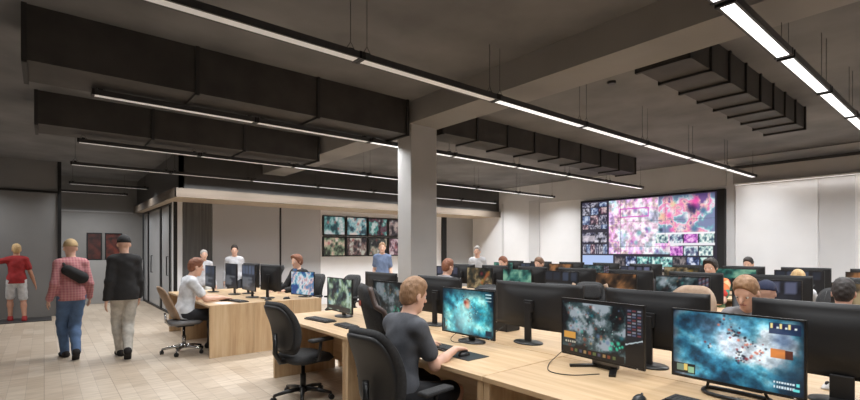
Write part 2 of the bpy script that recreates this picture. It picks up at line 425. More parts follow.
def pic_warm(h, w):
    im = pic_mix(h, w, [(20, 22, 20), (60, 62, 52), (110, 90, 62), (190, 170, 130)])
    specks(im, 10, (0.5, 0.1, 0.95, 0.9), [(206, 112, 60), (190, 150, 60), (90, 140, 110), (150, 50, 60)], (0.05, 0.13), 0.8)
    return im
def pic_videowall(h, w):
    im = np.zeros((h, w, 3)) + np.array((40, 36, 52))
    H = h; 
    def paste(x0, y0, x1, y1, fn):
        ys, ye, xs, xe = int(y0 * h), int(y1 * h), int(x0 * w), int(x1 * w)
        im[ys:ye, xs:xe] = fn(ye - ys, xe - xs)
    def burst(hh, ww):
        a = pic_mix(hh, ww, [(170, 180, 214), (176, 212, 220), (240, 232, 244), (248, 212, 234), (222, 150, 214), (250, 226, 210), (206, 170, 220)])
        X, Y = np.meshgrid(np.linspace(0, 1, ww), np.linspace(0, 1, hh))
        k = np.clip(1.1 - np.hypot((X - 0.45) * 1.4, Y - 0.5) * 1.9, 0, 1)[..., None] * 0.75
        a = a * (1 - k) + np.array((252, 226, 240)) * k
        a = np.clip(a * (1 + 0.6 * (fbm(hh, ww, 12, 4)[..., None] - 0.5)), 0, 255)
        specks(a, 24, (0.1, 0.1, 0.95, 0.95), [(230, 130, 200), (180, 90, 200), (246, 190, 120), (110, 150, 200), (255, 250, 250), (96, 60, 140), (90, 170, 180)], (0.02, 0.06), 0.6)
        specks(a, 40, (0, 0, 1, 1), [(255, 250, 252), (200, 110, 200), (90, 120, 150), (80, 60, 130), (130, 210, 200)], (0.01, 0.03), 0.7)
        return a
    def poster(hh, ww):
        a = pic_mix(hh, ww, [(130, 140, 176), (120, 176, 190), (236, 240, 244), (236, 120, 180), (250, 206, 196), (120, 90, 150)])
        specks(a, 14, (0, 0, 1, 1), [(240, 80, 170), (40, 120, 150), (240, 200, 150), (20, 24, 60), (250, 250, 250)], (0.05, 0.14), 0.75)
        k = np.clip(np.linspace(0.16, -0.9, hh), 0, 1)[:, None, None] * 3
        k = np.clip(k, 0, 0.85); a = a * (1 - k) + np.array((34, 28, 60)) * k
        return a
    def thumb(cols):
        def f(hh, ww):
            a = pic_mix(hh, ww, cols); specks(a, 5, (0, 0, 1, 1), [cols[-1], cols[0]], (0.08, 0.2), 0.6); return a
        return f
    paste(0.24, 0.02, 0.78, 0.79, burst)
    paste(0.62, 0.02, 0.985, 0.5, poster)
    rect(im, 0.33, 0.14, 0.55, 0.155, (214, 90, 200)); rect(im, 0.33, 0.255, 0.55, 0.27, (214, 90, 200)); rect(im, 0.33, 0.14, 0.336, 0.27, (214, 90, 200)); rect(im, 0.545, 0.14, 0.551, 0.27, (214, 90, 200))
    rect(im, 0.617, 0.02, 0.623, 0.45, (226, 226, 236))
    pal = [[(20, 22, 34), (86, 84, 110), (190, 186, 200)], [(26, 24, 30), (120, 120, 140), (214, 210, 220)], [(40, 50, 90), (110, 130, 170), (200, 210, 226)], [(30, 26, 40), (130, 90, 110), (220, 200, 200)]]
    rows = [(0.03, 0.09), (0.1, 0.2), (0.22, 0.35), (0.36, 0.42), (0.47, 0.62), (0.65, 0.79)]
    for ri, (a, b) in enumerate(rows):
        n = [3, 3, 3, 4, 2, 6][ri]
        for i in range(n): paste(0.008 + 0.22 * i / n, a, 0.008 + 0.22 * (i + 0.93) / n, b, thumb(pal[(ri + i) % 4]))
    rect(im, 0.01, 0.52, 0.12, 0.6, (226, 214, 222), 0.7)
    rect(im, 0.008, 0.815, 0.275, 0.985, (176, 198, 240))
    teal = [[(40, 60, 80), (110, 190, 180), (226, 244, 238)], [(60, 60, 100), (170, 200, 210), (246, 240, 246)], [(120, 50, 140), (214, 120, 214), (246, 200, 240)], [(60, 90, 110), (190, 220, 214), (250, 250, 246)]]
    rect(im, 0.6, 0.5, 0.985, 0.525, (246, 246, 250))
    for i in range(4): paste(0.6 + i * 0.097, 0.53, 0.69 + i * 0.097, 0.645, thumb(teal[(i + (0 if i else 3)) % 4]))
    rect(im, 0.7, 0.645, 0.985, 0.675, (240, 238, 244))
    for i in range(3): paste(0.7 + i * 0.095, 0.68, 0.786 + i * 0.095, 0.8, thumb(teal[(2, 1, 3)[i]]))
    for i in range(8): paste(0.29 + i * 0.087, 0.83, 0.37 + i * 0.087, 0.955, thumb([[(34, 34, 44), (90, 84, 90), (150, 140, 140)], teal[0], teal[0], [(20, 30, 60), (90, 110, 160), (226, 230, 246)]][(i * 3 + (i > 2)) % 4]))
    rect(im, 0.28, 0.965, 0.985, 0.985, (200, 200, 206))
    return im

def picture_mesh(name, im, w, h, mat, parent=None, loc=(0, 0, 0), bend=None):
    """upright picture in the YZ plane facing +X, left side of the picture at +Y (as seen from +X, left is -Y); vertex colours from im"""
    hh, ww = im.shape[:2]
    ys = np.linspace(-w / 2, w / 2, ww); zs = np.linspace(h / 2, -h / 2, hh)
    Yg, Zg = np.meshgrid(ys, zs)
    Xg = np.zeros_like(Yg) if bend is None else Yg ** 2 / (2 * bend)
    co = np.stack([Xg, Yg, Zg], -1).reshape(-1, 3)
    idx = np.arange(hh * ww).reshape(hh, ww)
    q = np.stack([idx[1:, :-1], idx[1:, 1:], idx[:-1, 1:], idx[:-1, :-1]], -1).reshape(-1, 4)
    me = bpy.data.meshes.new(name); me.from_pydata(co.tolist(), [], q.tolist())
    ca = me.color_attributes.new('Col', 'FLOAT_COLOR', 'POINT')
    col = np.ones((hh * ww, 4), np.float32); col[:, :3] = lin(np.clip(im, 0, 255)).reshape(-1, 3)
    ca.data.foreach_set('color', col.ravel())
    return link(name, me, mat, parent, loc)

# ------------------------------------------------------------------ bodies: smooth implicit surfaces, meshed by surface nets
class Field:
    def __init__(self, lo, hi, h):
        self.lo = np.array(lo, np.float32); self.h = h
        self.n = np.ceil((np.array(hi) - self.lo) / h).astype(int) + 1
        self.f = np.full(self.n, 1.0, np.float32)
    def sub(self, lo, hi):
        a = np.clip(np.floor((np.array(lo) - self.lo) / self.h).astype(int), 0, self.n - 1)
        b = np.clip(np.ceil((np.array(hi) - self.lo) / self.h).astype(int) + 1, 1, self.n)
        b = np.maximum(b, a + 1)
        sl = tuple(slice(i, j) for i, j in zip(a, b))
        ax = [self.lo[k] + self.h * np.arange(a[k], b[k], dtype=np.float32) for k in range(3)]
        P = np.stack(np.meshgrid(*ax, indexing='ij'), -1)
        return sl, P
    def add(self, prim, k):
        lo, hi, fn = prim
        m = k + 3 * self.h
        sl, P = self.sub(np.array(lo) - m, np.array(hi) + m)
        d = fn(P); a = self.f[sl]
        q = np.clip(0.5 + 0.5 * (a - d) / k, 0, 1)
        self.f[sl] = a * (1 - q) + d * q - k * q * (1 - q)
    def cut_plane(self, p, n):
        """keep the side the normal points away from"""
        ax = [self.lo[k] + self.h * np.arange(self.n[k], dtype=np.float32) for k in range(3)]
        d = ((ax[0] - p[0]) * n[0])[:, None, None] + ((ax[1] - p[1]) * n[1])[None, :, None] + ((ax[2] - p[2]) * n[2])[None, None, :]
        self.f = np.maximum(self.f, d)
    def mesh(self, name):
        f = self.f; s = f < 0; n = self.n
        cn = [(i, j, k) for i in (0, 1) for j in (0, 1) for k in (0, 1)]
        def corner(a, c): return a[c[0]:n[0] - 1 + c[0], c[1]:n[1] - 1 + c[1], c[2]:n[2] - 1 + c[2]]
        cnt = sum(corner(s, c).astype(np.int8) for c in cn)
        cell = np.argwhere((cnt > 0) & (cnt < 8))
        vid = np.full(n - 1, -1, np.int64); vid[tuple(cell.T)] = np.arange(len(cell))
        acc = np.zeros((len(cell), 3)); num = np.zeros(len(cell))
        for c in cn:
            for ax in range(3):
                if c[ax]: continue
                d = list(c); d[ax] = 1
                fa = f[tuple((cell + c).T)]; fb = f[tuple((cell + d).T)]
                m = (fa < 0) != (fb < 0)
                t = np.where(m, fa / np.where(m, fa - fb, 1), 0)
                p = np.array(c, float)[None] + 0 * acc; p[:, ax] += t
                acc[m] += p[m]; num[m] += 1
        V = (cell + acc / num[:, None]) * self.h + self.lo
        Q = []
        for ax in range(3):
            u, v = (ax + 1) % 3, (ax + 2) % 3
            sa = [slice(1, n[k] - 1) for k in range(3)]; sa[ax] = slice(0, n[ax] - 1); sb = list(sa); sb[ax] = slice(1, n[ax])
            A = s[tuple(sa)]; B = s[tuple(sb)]
            off = np.ones(3, int); off[ax] = 0
            for flip in (0, 1):
                e = np.argwhere((A & ~B) if not flip else (~A & B)) + off
                if not len(e): continue
                du = np.zeros(3, int); du[u] = 1; dv = np.zeros(3, int); dv[v] = 1
                q = np.stack([vid[tuple((e - du - dv).T)], vid[tuple((e - dv).T)], vid[tuple(e.T)], vid[tuple((e - du).T)]], 1)
                Q.append(q if not flip else q[:, ::-1])
        me = bpy.data.meshes.new(name); me.from_pydata(V.tolist(), [], np.concatenate(Q).tolist())
        me.polygons.foreach_set('use_smooth', [True] * len(me.polygons))
        return me

def capsule(a, b, ra, rb=None):
    rb = ra if rb is None else rb
    a = np.array(a, np.float32); b = np.array(b, np.float32); r = max(ra, rb); ab = b - a; L2 = float(ab @ ab) + 1e-9
    def fn(P):
        t = np.clip(((P - a) @ ab) / L2, 0, 1)
        return np.linalg.norm(P - a - t[..., None] * ab, axis=-1) - (ra + (rb - ra) * t)
    return np.minimum(a, b) - r, np.maximum(a, b) + r, fn
def ellipsoid(c, r, R=None):
    c = np.array(c, np.float32); r = np.array(r, np.float32); R = np.eye(3, dtype=np.float32) if R is None else np.array(R, np.float32)
    m = float(r.max())
    def fn(P):
        q = (P - c) @ R          # columns of R are the ellipsoid's axes
        k0 = np.linalg.norm(q / r, axis=-1); k1 = np.linalg.norm(q / (r * r), axis=-1)
        return np.where(k1 > 1e-6, k0 * (k0 - 1) / np.maximum(k1, 1e-6), -m)
    return c - m, c + m, fn
def ik(root, target, l1, l2, hint):
    root = np.array(root, float); target = np.array(target, float); d = target - root; L = np.linalg.norm(d)
    L = min(L, (l1 + l2) * 0.999); u = d / np.linalg.norm(d)
    a = (l1 * l1 - l2 * l2 + L * L) / (2 * L); hh = math.sqrt(max(l1 * l1 - a * a, 0))
    hv = np.array(hint, float); hv = hv - (hv @ u) * u; hv /= np.linalg.norm(hv) + 1e-9
    return root + a * u + hh * hv, root + L * u
def unit(v):
    v = np.array(v, float); return v / (np.linalg.norm(v) + 1e-9)

def person(label, loc, yaw, s=1.0, vox=0.012, pelvis=(0, 0, 0.95), lean=(0.03, 0, 1), head=(0.10, 0, 1), look=(1, 0, 0),
           hands=(((0.05, 0.30, 0.80)), ((0.05, -0.30, 0.80))), elbow=(-1, 0, -0.3), feet=((0, 0.1), (0, -0.1)), knee=(1, 0, 0), footlift=(0, 0),
           skin='skin', hair='hair_brown', hairstyle='short', top=None, sleeve='short', bottom=None, legs='long', shoes='shoe_dark',
           extras=(), palm=(0, 0, -1), curl=0.5, hunch=0.0, fine=False, lower=True, group=None, wd=1.0, flat=False):
    """one continuous body in the given pose, with hair and clothing as children"""
    P = np.array(pelvis, float); up_ = unit(lean); side = np.array((0, 1.0, 0)); fwd = unit(np.cross(side, up_))
    S = lambda x: x * s
    N = P + up_ * S(0.50) + fwd * S(0.02 + hunch)
    chest = P + up_ * S(0.335) + fwd * S(0.005 + hunch * 0.4); belly = P + up_ * S(0.16) + fwd * S(0.005)
    sh = [N - up_ * S(0.055) - fwd * S(0.02) + side * S(0.158) * wd * q for q in (1, -1)]
    hdir = unit(head); hc = N + hdir * S(0.165) + np.array(look) * S(0.012)
    lk = unit(np.array(look) - 0 * hdir); hu = unit(hdir - (hdir @ lk) * lk * 0.75); lf = unit(lk - (lk @ hu) * hu); ls = np.cross(hu, lf)
    R = np.stack([lf, ls, hu], 1)
    H = lambda x, y, z: hc + R @ np.array((S(x), S(y), S(z)))
    Rt = np.stack([fwd, side, up_], 1)
    torso = [(ellipsoid(P + up_ * S(0.02), (S(.105), S(.150), S(.12)), Rt), .05), (ellipsoid(belly, (S(.094), S(.126), S(.15)), Rt), .05),
             (ellipsoid(chest, (S(.104), S(.146), S(.19)), Rt), .05), (capsule(sh[0], sh[1], S(.050)), .05),
             (capsule(N - up_ * S(.01) + side * S(.03), sh[0] - side * S(.03) + up_ * S(.015), S(.046), S(.046)), .04),
             (capsule(N - up_ * S(.01) - side * S(.03), sh[1] + side * S(.03) + up_ * S(.015), S(.046), S(.046)), .04)]
    headp = [(capsule(N - up_ * S(.03), hc - hu * S(.05) - lf * S(.015), S(.056), S(.052)), .03),
             (ellipsoid(H(-.008, 0, .03), (S(.098), S(.076), S(.092)), R), .02), (ellipsoid(H(.022, 0, -.04), (S(.066), S(.058), S(.078)), R), .03),
             (capsule(H(.062, 0, -.098), H(.066, 0, -.095), S(.022)), .03),
             (capsule(H(.086, 0, .012), H(.108, 0, -.024), S(.010), S(.014)), .012), (capsule(H(.074, -.03, .027), H(.074, .03, .027), S(.013)), .015),
             (capsule(H(.082, -.016, -.06), H(.082, .016, -.06), S(.008)), .012),
             (ellipsoid(H(-.008, .078, -.008), (S(.018), S(.010), S(.032)), R), .008), (ellipsoid(H(-.008, -.078, -.008), (S(.018), S(.010), S(.032)), R), .008)]
    arms, slv, handp = [], [], []
    el = elbow if isinstance(elbow[0], (tuple, list)) else (elbow, (elbow[0], -elbow[1], elbow[2]))
    pl = palm if isinstance(palm[0], (tuple, list)) else (palm, palm)
    wrists = []
    for i, q in enumerate((1, -1)):
        E, W = ik(sh[i], hands[i], S(.30), S(.265), (el[i][0], abs(el[i][1]) * q if el[i][1] else 0.25 * q, el[i][2]))
        wrists.append(W)
        arms += [(capsule(sh[i], E, S(.045), S(.037)), .03), (capsule(E, E + (W - E) * .45, S(.040), S(.036)), .02), (capsule(E + (W - E) * .4, W, S(.036), S(.026)), .02)]
        slv.append((sh[i], E, W))
        fd = unit(W - E); fd = unit((fd[0], fd[1], -0.10)) if flat else fd; pn = np.array(pl[i], float); pn = unit(pn - (pn @ fd) * fd); lat = np.cross(pn, fd) * q   # lat points to the thumb side
        # thumb side: towards the body's middle when the palm faces down
        if (lat @ side) * q > 0: lat = -lat
        kn = W + fd * S(.088)
        for t in (-1, 0, 1):
            handp.append((capsule(W + lat * S(.014) * t + fd * S(.012), kn + lat * S(.024) * t, S(.015), S(.013)), .014))
        for j in range(4):
            L = S((.072, .080, .074, .058)[j]); o = lat * S((.033, .011, -.011, -.032)[j])
            a = kn + o * .92 + fd * S((0, .004, 0, -.008)[j]); b_ = a + unit(fd + pn * curl * .5 + o * .5) * L * .5; c_ = b_ + unit(fd * (1 - .3 * curl) + pn * curl * 1.3) * L * .5
            handp += [(capsule(a, b_, S(.0095), S(.0088)), .006), (capsule(b_, c_, S(.0088), S(.0074)), .006)]
        a = W + fd * S(.028) + lat * S(.022); b_ = a + unit(lat * .9 + fd * .7 + pn * .25) * S(.042); c_ = b_ + unit(fd * 1.0 + lat * .15 + pn * .3) * S(.034)
        handp += [(capsule(a, b_, S(.014), S(.0105)), .012), (capsule(b_, c_, S(.0105), S(.0085)), .006)]
    legp, legj = [], []
    for i, q in enumerate((1, -1)):
        hip = P - up_ * S(.03) + side * S(.088) * q
        A = np.array((feet[i][0], feet[i][1], S(.085) + footlift[i]))
        K, A = ik(hip, A, S(.44), S(.425), (knee[0], knee[1] * q, knee[2]))
        legj.append((hip, K, A))
        td = unit((1, 0.12 * q, -0.0 if footlift[i] < .03 else -0.9))
        legp += [(capsule(hip, K, S(.076), S(.052)), .04), (capsule(K, K + (A - K) * .35, S(.052), S(.054)), .03), (capsule(K + (A - K) * .3, A, S(.053), S(.036)), .03),
                 (capsule(A - td * S(.03) - np.array((0, 0, S(.04))), A + td * S(.14) - np.array((0, 0, S(.055))), S(.032), S(.026)), .03)]
        legj[-1] = (hip, K, A, td)
    allp = torso + headp + arms + handp + (legp if lower else [])
    def bounds(pr, m=.05):
        return np.min([p[0][0] for p in pr], 0) - m, np.max([p[0][1] for p in pr], 0) + m
    lo, hi = bounds(allp)
    F = Field(lo, hi, vox)
    for p, k in torso + headp + arms + (legp if lower else []): F.add(p, S(k))
    for p, k in handp: F.add(p, S(k))
    root = link('person', F.mesh('person_body'), M[skin], None, loc, yaw)
    tag(root, label, 'person', group)
    def cloth(name, prims, infl, mat, cuts=(), v=vox, wr=0.004, kk=1.0, fq=1.0):
        lo, hi = bounds(prims, .06 + infl); F = Field(lo, hi, v)
        for p, k in prims:
            F.add((p[0] - infl, p[1] + infl, (lambda g: (lambda X: g(X) - infl))(p[2])), S(k) * kk)
        if wr:
            ax = [F.lo[k] + F.h * np.arange(F.n[k], dtype=np.float32) for k in range(3)]
            w = np.sin(ax[2] * 46 * fq + 1.3)[None, None, :] * np.sin(ax[1] * 31 * fq + ax[0].mean() * 7)[None, :, None] * np.sin(ax[0] * 27 * fq + .6)[:, None, None]
            F.f += (w * wr).astype(np.float32)
        for p, n in cuts: F.cut_plane(p, n)
        return link(name, F.mesh(name), M[mat], root)
    if top:
        pr = list(torso); k = {'short': .62, 'long': .97}[sleeve]
        for (a, e, w_) in slv:
            if sleeve == 'short':
                d = unit(e - a); pr += [(capsule(a, a + (e - a) * .64, S(.050), S(.053)), .03)]
            else:
                pr += [(capsule(a, e, S(.048), S(.042)), .03), (capsule(e, e + (w_ - e) * .95, S(.042), S(.032)), .02)]
        hem = P - up_ * S(.085); pr.append((ellipsoid(P - up_ * S(.02), (S(.112), S(.156), S(.26)), Rt), .04))
        cuts = [(hem, -up_), (N + up_ * S(.035) - fwd * S(.01), unit(up_ * 1 + fwd * .25))]
        if top[1] == 'jacket': cuts[0] = (P - up_ * S(.11), -up_)
        cloth({'tee': 't_shirt', 'jacket': 'jacket', 'shirt': 'shirt'}[top[1]], pr, S({'tee': .012, 'jacket': .018, 'shirt': .013}[top[1]]), top[0], cuts)
    if bottom and lower:
        pr = [torso[0]]
        for (h_, K, A, td) in legj:
            if legs == 'long': pr += [(capsule(h_, K, S(.077), S(.063)), .04), (capsule(K, K + (A - K) * .35, S(.063), S(.059)), .03), (capsule(K + (A - K) * .3, A - np.array((0, 0, S(.02))), S(.059), S(.045)), .03)]
            else: pr += [(capsule(h_, h_ + (K - h_) * .86, S(.080), S(.074)), .04)]
        cuts = [(P + up_ * S(.09), up_)]
        cloth('trousers' if legs == 'long' else 'shorts', pr, S(.010), bottom, cuts)
    if shoes and lower:
        for (h_, K, A, td) in legj:
            a = A - td * S(.045) - np.array((0, 0, S(.050))); b_ = A + td * S(.145) - np.array((0, 0, S(.060)))
            if A[2] < S(.1): a[2] = S(.036); b_[2] = S(.030)
            pr = [(capsule(a, b_, S(.036), S(.030)), .02), (capsule(A, a, S(.040), S(.038)), .03), (capsule(A + td * S(.02), b_ - td * S(.05), S(.038), S(.036)), .03)]
            cuts = [((0, 0, 0.002), (0, 0, -1))] if A[2] < S(.1) else []
            cloth('shoe', pr, S(.004), shoes, cuts, wr=0)
    if hair and hairstyle != 'bald':
        thick = {'short': .004, 'cap': .010, 'long': .012, 'buzz': .003, 'full': .012}[hairstyle]
        hp = [(ellipsoid(H(-.010, 0, .040), (S(.099), S(.077), S(.094)), R), .02)]
        if hairstyle == 'short': hp.append((ellipsoid(H(.012, 0, .085), (S(.072), S(.060), S(.054)), R), .03))
        if hairstyle in ('short', 'full'): hp.append((ellipsoid(H(-.045, 0, -.012), (S(.058), S(.064), S(.070)), R), .03))
        if hairstyle == 'full': hp.append((ellipsoid(H(.05, 0, .09), (S(.05), S(.06), S(.035)), R), .03))
        if hairstyle == 'long': hp += [(ellipsoid(H(-.05, 0, -.05), (S(.06), S(.08), S(.14)), R), .04)]
        cuts = [(H(.052, 0, .03), unit(lf * 1.0 - hu * .55)), (H(-.05, 0, -.075), -hu)] if hairstyle != 'long' else [(H(.052, 0, .03), unit(lf - hu * .55))]
        if hairstyle == 'cap': cuts = [(H(0, 0, .028), -hu)]
        hp_obj = cloth('cap' if hairstyle == 'cap' else 'hair', hp, S(thick), hair, cuts, v=min(vox, .008), wr=0.0035 if hairstyle != 'cap' else 0, fq=2.6)
        if hairstyle == 'cap':
            Fp = [(ellipsoid(H(.10, 0, .036), (S(.075), S(.07), S(.008)), R), .01)]
            cloth('cap_brim', Fp, S(.003), hair, v=.006, wr=0)
    for q in (1, -1):
        bm = bmesh.new(); c = H(.0745, .031 * q, .004)
        bmesh.ops.create_uvsphere(bm, u_segments=12, v_segments=8, radius=S(.0125), matrix=Matrix.Translation(Vector(c)))
        n0 = len(bm.verts)
        r = bmesh.ops.create_uvsphere(bm, u_segments=10, v_segments=6, radius=S(.0065), matrix=Matrix.Translation(Vector(H(.0825, .031 * q, .004))))
        for f in {f for v in r['verts'] for f in v.link_faces}: f.material_index = 1
        obj('eye', bm, [M['eye_white'], M['iris']], root, smooth=True)
    bm = bmesh.new(); bm_tube(bm, [H(.087, -.022, -.058), H(.0925, -.008, -.0555), H(.0925, .008, -.0555), H(.087, .022, -.058)], S(.0045), 8)
    obj('mouth', bm, M['lips'], root)
    for nm, fn in extras: fn(root, dict(P=P, N=N, up=up_, fwd=fwd, side=side, H=H, sh=sh, S=S, legj=legj, cloth=cloth, torso=torso, slv=slv))
    return root

for nm, c1, c2 in [('hair_brown', (92, 66, 48), (122, 90, 66)), ('hair_red', (110, 66, 46), (134, 84, 58)), ('hair_dark', (34, 28, 26), (50, 42, 38)), ('hair_blond', (176, 142, 96), (204, 172, 124)),
                   ('hair_light_brown', (132, 98, 70), (160, 124, 92)), ('hair_grey', (150, 144, 140), (176, 170, 166))]:
    M[nm] = noise_mat(nm, srgb(*c1), srgb(*c2), 0.6, 40, stretch=(1, 1, 0.3), bump=0.4)
for nm, c, d in [('tee_charcoal', (78, 80, 86), 1), ('tee_red', (150, 38, 40), 1), ('tee_white', (206, 208, 212), 1), ('tee_navy', (40, 46, 66), 1), ('tee_blue', (110, 126, 156), 1), ('jacket_black', (36, 35, 36), 1), ('shirt_white', (196, 196, 200), 1),
                 ('jean_blue', (84, 108, 142), 1), ('trouser_grey', (196, 191, 182), 1), ('trouser_dark', (38, 38, 42), 1), ('short_black', (30, 30, 33), 1), ('short_white', (206, 206, 208), 1),
                 ('shoe_dark', (36, 32, 32), 1), ('shoe_red', (150, 40, 42), 1), ('shoe_white', (200, 198, 196), 1), ('cap_tan', (176, 150, 112), 1), ('cap_dark', (40, 38, 38), 1), ('cap_navy', (36, 42, 66), 1),
                 ('tee_olive', (96, 96, 66), 1), ('tee_teal', (70, 150, 126), 1), ('tee_mauve', (150, 104, 100), 1), ('tee_grey', (120, 116, 118), 1), ('scarf_blue', (70, 100, 140), 1)]:
    M[nm] = noise_mat(nm, srgb(*[x * .9 for x in c]), srgb(*[min(255, x * 1.06) for x in c]), 0.88, 14, bump=0.25, bscale=120)
M['shirt_pink'] = plaid_mat('shirt_pink', srgb(188, 122, 124), srgb(164, 100, 106), srgb(204, 156, 154))
M['jersey'] = blotch_mat('jersey', [srgb(196, 60, 50), srgb(214, 120, 70), srgb(60, 130, 110), srgb(224, 190, 140), srgb(90, 110, 70)], 9)

# ------------------------------------------------------------------ the room
XW, YS, YB, YF, ZC = 12.0, 10.8, 12.15, 16.5, 3.6
def sbox(name, lo, hi, mat, bevel=0.0, parent=None):
    return struct(boxes(name, [(lo, hi)], mat, parent, bevel))
sbox('floor', (-3.1, -3.1, -0.1), (XW + .1, YF + .1, 0), M['floor'])
sbox('ceiling', (-3.1, -3.1, ZC), (XW + .1, YF + .1, ZC + .15), M['concrete'])
# right-hand wall: taupe behind the video wall, white lining panels with a pilaster nearer the camera
sbox('wall_right', (XW, -3.1, 0), (XW + .1, YF + .1, ZC), M['white_wall'])
sbox('trim_1', (XW - .03, 3.93, 3.0), (XW, 9.14, ZC), M['grey_pilaster'])
wl = sbox('wall_lining', (XW - .10, -3.0, 0), (XW - .001, 3.72, 3.0), M['white_wall'], 0.004)
sbox('trim_2', (XW - .14, -3.0, 3.0), (XW - .001, 3.76, 3.34), M['taupe_wall'], 0.004)
sbox('trim_3', (XW - .16, -3.0, 3.34), (XW - .001, 3.80, 3.40), M['dark_trim'])
sbox('trim_4', (XW - .12, 2.28, 0), (XW - .09, 2.32, 3.0), M['white_wall'])
sbox('pilaster', (XW - .13, 1.72, 0), (XW - .09, 2.24, 3.0), M['grey_pilaster'])
sbox('trim_5', (XW - .03, 10.62, 0), (XW, 10.70, 3.1), M['grey_pilaster'])
sbox('trim_6', (XW - .05, 9.14, 0), (XW, 9.53, 3.1), M['grey_pilaster'])
# back wall under the lowered soffit
sbox('wall_back', (2.3, YB, 0), (XW, YB + .1, ZC), M['white_wall'])
sbox('trim_7', (2.50, YB - .03, 0), (3.14, YB, 2.68), M['curtain'])
sbox('window_1', (3.15, YB - .03, 0), (4.82, YB, 2.68), M['white_glass'])
sbox('window_2', (4.86, YB - .03, 0), (6.0, YB, 2.68), M['white_glass'])
sbox('trim_8', (4.82, YB - .045, 0), (4.86, YB, 2.68), M['black_metal'])
sbox('trim_9', (10.52, YB - .05, 0), (10.72, YB, 2.68), M['black_metal'])
sbox('trim_18', (10.72, YB - .03, 0), (XW, YB, 2.68), M['light_grey_panel'])
# soffit slab and dark bulkhead above it
sbox('soffit', (2.10, YS, 2.66), (XW, YF, 2.70), M['beige'])
sbox('trim_10', (2.07, YS - .03, 2.64), (XW, YS, 2.83), M['fascia'])
sbox('trim_11', (2.07, YS - .03, 2.64), (2.10, YF, 2.83), M['fascia'])
sbox('bulkhead', (2.16, YS + .05, 2.70), (XW, YS + .15, ZC), M['bulkhead'])
sbox('bulkhead_side', (2.16, YS + .05, 2.70), (2.26, YF, ZC), M['bulkhead'])
# glazed side of the corner room with two doors
def glass_leaf(name, y0, y1, hy=None):
    o = sbox(name, (2.34, y0, 0.03), (2.36, y1, 2.64), M['frosted_glass'])
    if hy is not None:
        bm = bmesh.new()
        bm_tube(bm, [(2.33, hy, .92), (2.295, hy, .92), (2.295, hy, 1.38), (2.33, hy, 1.38)], 0.013, 8)
        obj('door_handle', bm, M['black_metal'], o)
    return o
glass_leaf('window_3', 12.30, 12.62)
glass_leaf('door_1', 12.66, 13.70, 12.86)
glass_leaf('door_2', 13.84, 15.60, 15.0)
glass_leaf('window_4', 15.68, 16.50)
for i, (y0, y1) in enumerate(((12.14, 12.30), (12.62, 12.66), (13.70, 13.84), (15.60, 15.68))):
    sbox('trim_%d' % (12 + i), (2.31, y0, 0), (2.39, y1, 2.66), M['black_metal'])
sbox('trim_16', (2.31, 12.3, 0), (2.39, 16.5, 0.05), M['black_metal'])
sbox('trim_17', (2.31, 12.3, 2.62), (2.39, 16.5, 2.66), M['black_metal'])
# hall end on the left
sbox('wall_hall', (-3.0, YF, 0), (2.3, YF + .1, ZC), M['grey_wall'])
sbox('wainscot', (0.45, YF - .12, 0), (2.30, YF, 1.24), M['light_grey_panel'], 0.004)
sbox('trim_19', (0.30, YF - .03, 2.62), (2.06, YF, 2.66), M['light_grey_panel'])
sbox('wall_left', (-3.0, 14.0, 0), (0.24, 14.1, ZC), M['grey_panel'])
sbox('trim_20', (-3.0, 13.97, 2.86), (0.24, 14.0, 2.91), M['black_metal'])
sbox('trim_21', (0.24, 13.95, 0), (0.31, 14.12, ZC), M['black_metal'])
sbox('wall_side', (-3.1, -3.1, 0), (-3.0, YF + .1, ZC), M['white_wall'])
sbox('wall_near', (-3.1, -3.1, 0), (XW + .1, -3.0, ZC), M['white_wall'])
# structure overhead
sbox('beam', (3.91, -3.0, 3.30), (4.43, YS + .05, ZC), M['beam'])
sbox('column', (3.93, 5.18, 0), (4.40, 5.50, 3.32), M['column'], 0.012)
sbox('cross_beam', (1.2, 8.75, 3.34), (3.91, 9.15, ZC), M['beam'])

def duct(label, x0, x1, y0, y1, z0, ribs):
    t = thing('ceiling_duct', label, 'duct', ((x0 + x1) / 2, (y0 + y1) / 2, z0), 0, 'ventilation ducts under the ceiling')
    hx, hy, h = (x1 - x0) / 2, (y1 - y0) / 2, ZC - z0
    boxes('duct_body', [((-hx, -hy, 0.012), (hx, hy, h))], M['duct'], t)
    for i in range(ribs):
        x = -hx + 0.02 + (2 * hx - 0.04) * i / (ribs - 1)
        boxes('duct_flange', [((x - .018, -hy - .02, -.012), (x + .018, hy + .02, .012)), ((x - .018, -hy - .022, -.012), (x + .018, -hy, h)), ((x - .018, hy, -.012), (x + .018, hy + .022, h))], M['duct_rib'], t)
duct('dark ribbed metal air duct above the right-hand screens, nearest to the bright lights', 4.46, 8.45, 1.77, 2.24, 3.28, 9)
duct('dark metal air duct ending above the video wall, beyond the concrete beam', 4.46, 10.2, 5.15, 5.6, 3.24, 9)
duct('dark metal air duct on the left, second from the camera, short of the beam', -0.15, 3.86, 5.15, 5.80, 3.12, 4)
duct('dark metal air duct on the left, in front of the corner room', -0.1, 3.86, 7.85, 8.5, 3.16, 4)
bm = bmesh.new(); bm_lathe(bm, [(.045, 0), (.05, .015), (.05, .03)], 16)
tag(obj('smoke_detector', bm, M['dk_grey_plastic'], None, (5.35, 3.0, ZC - .03)), 'small round detector on the concrete ceiling beyond the beam', 'detector')

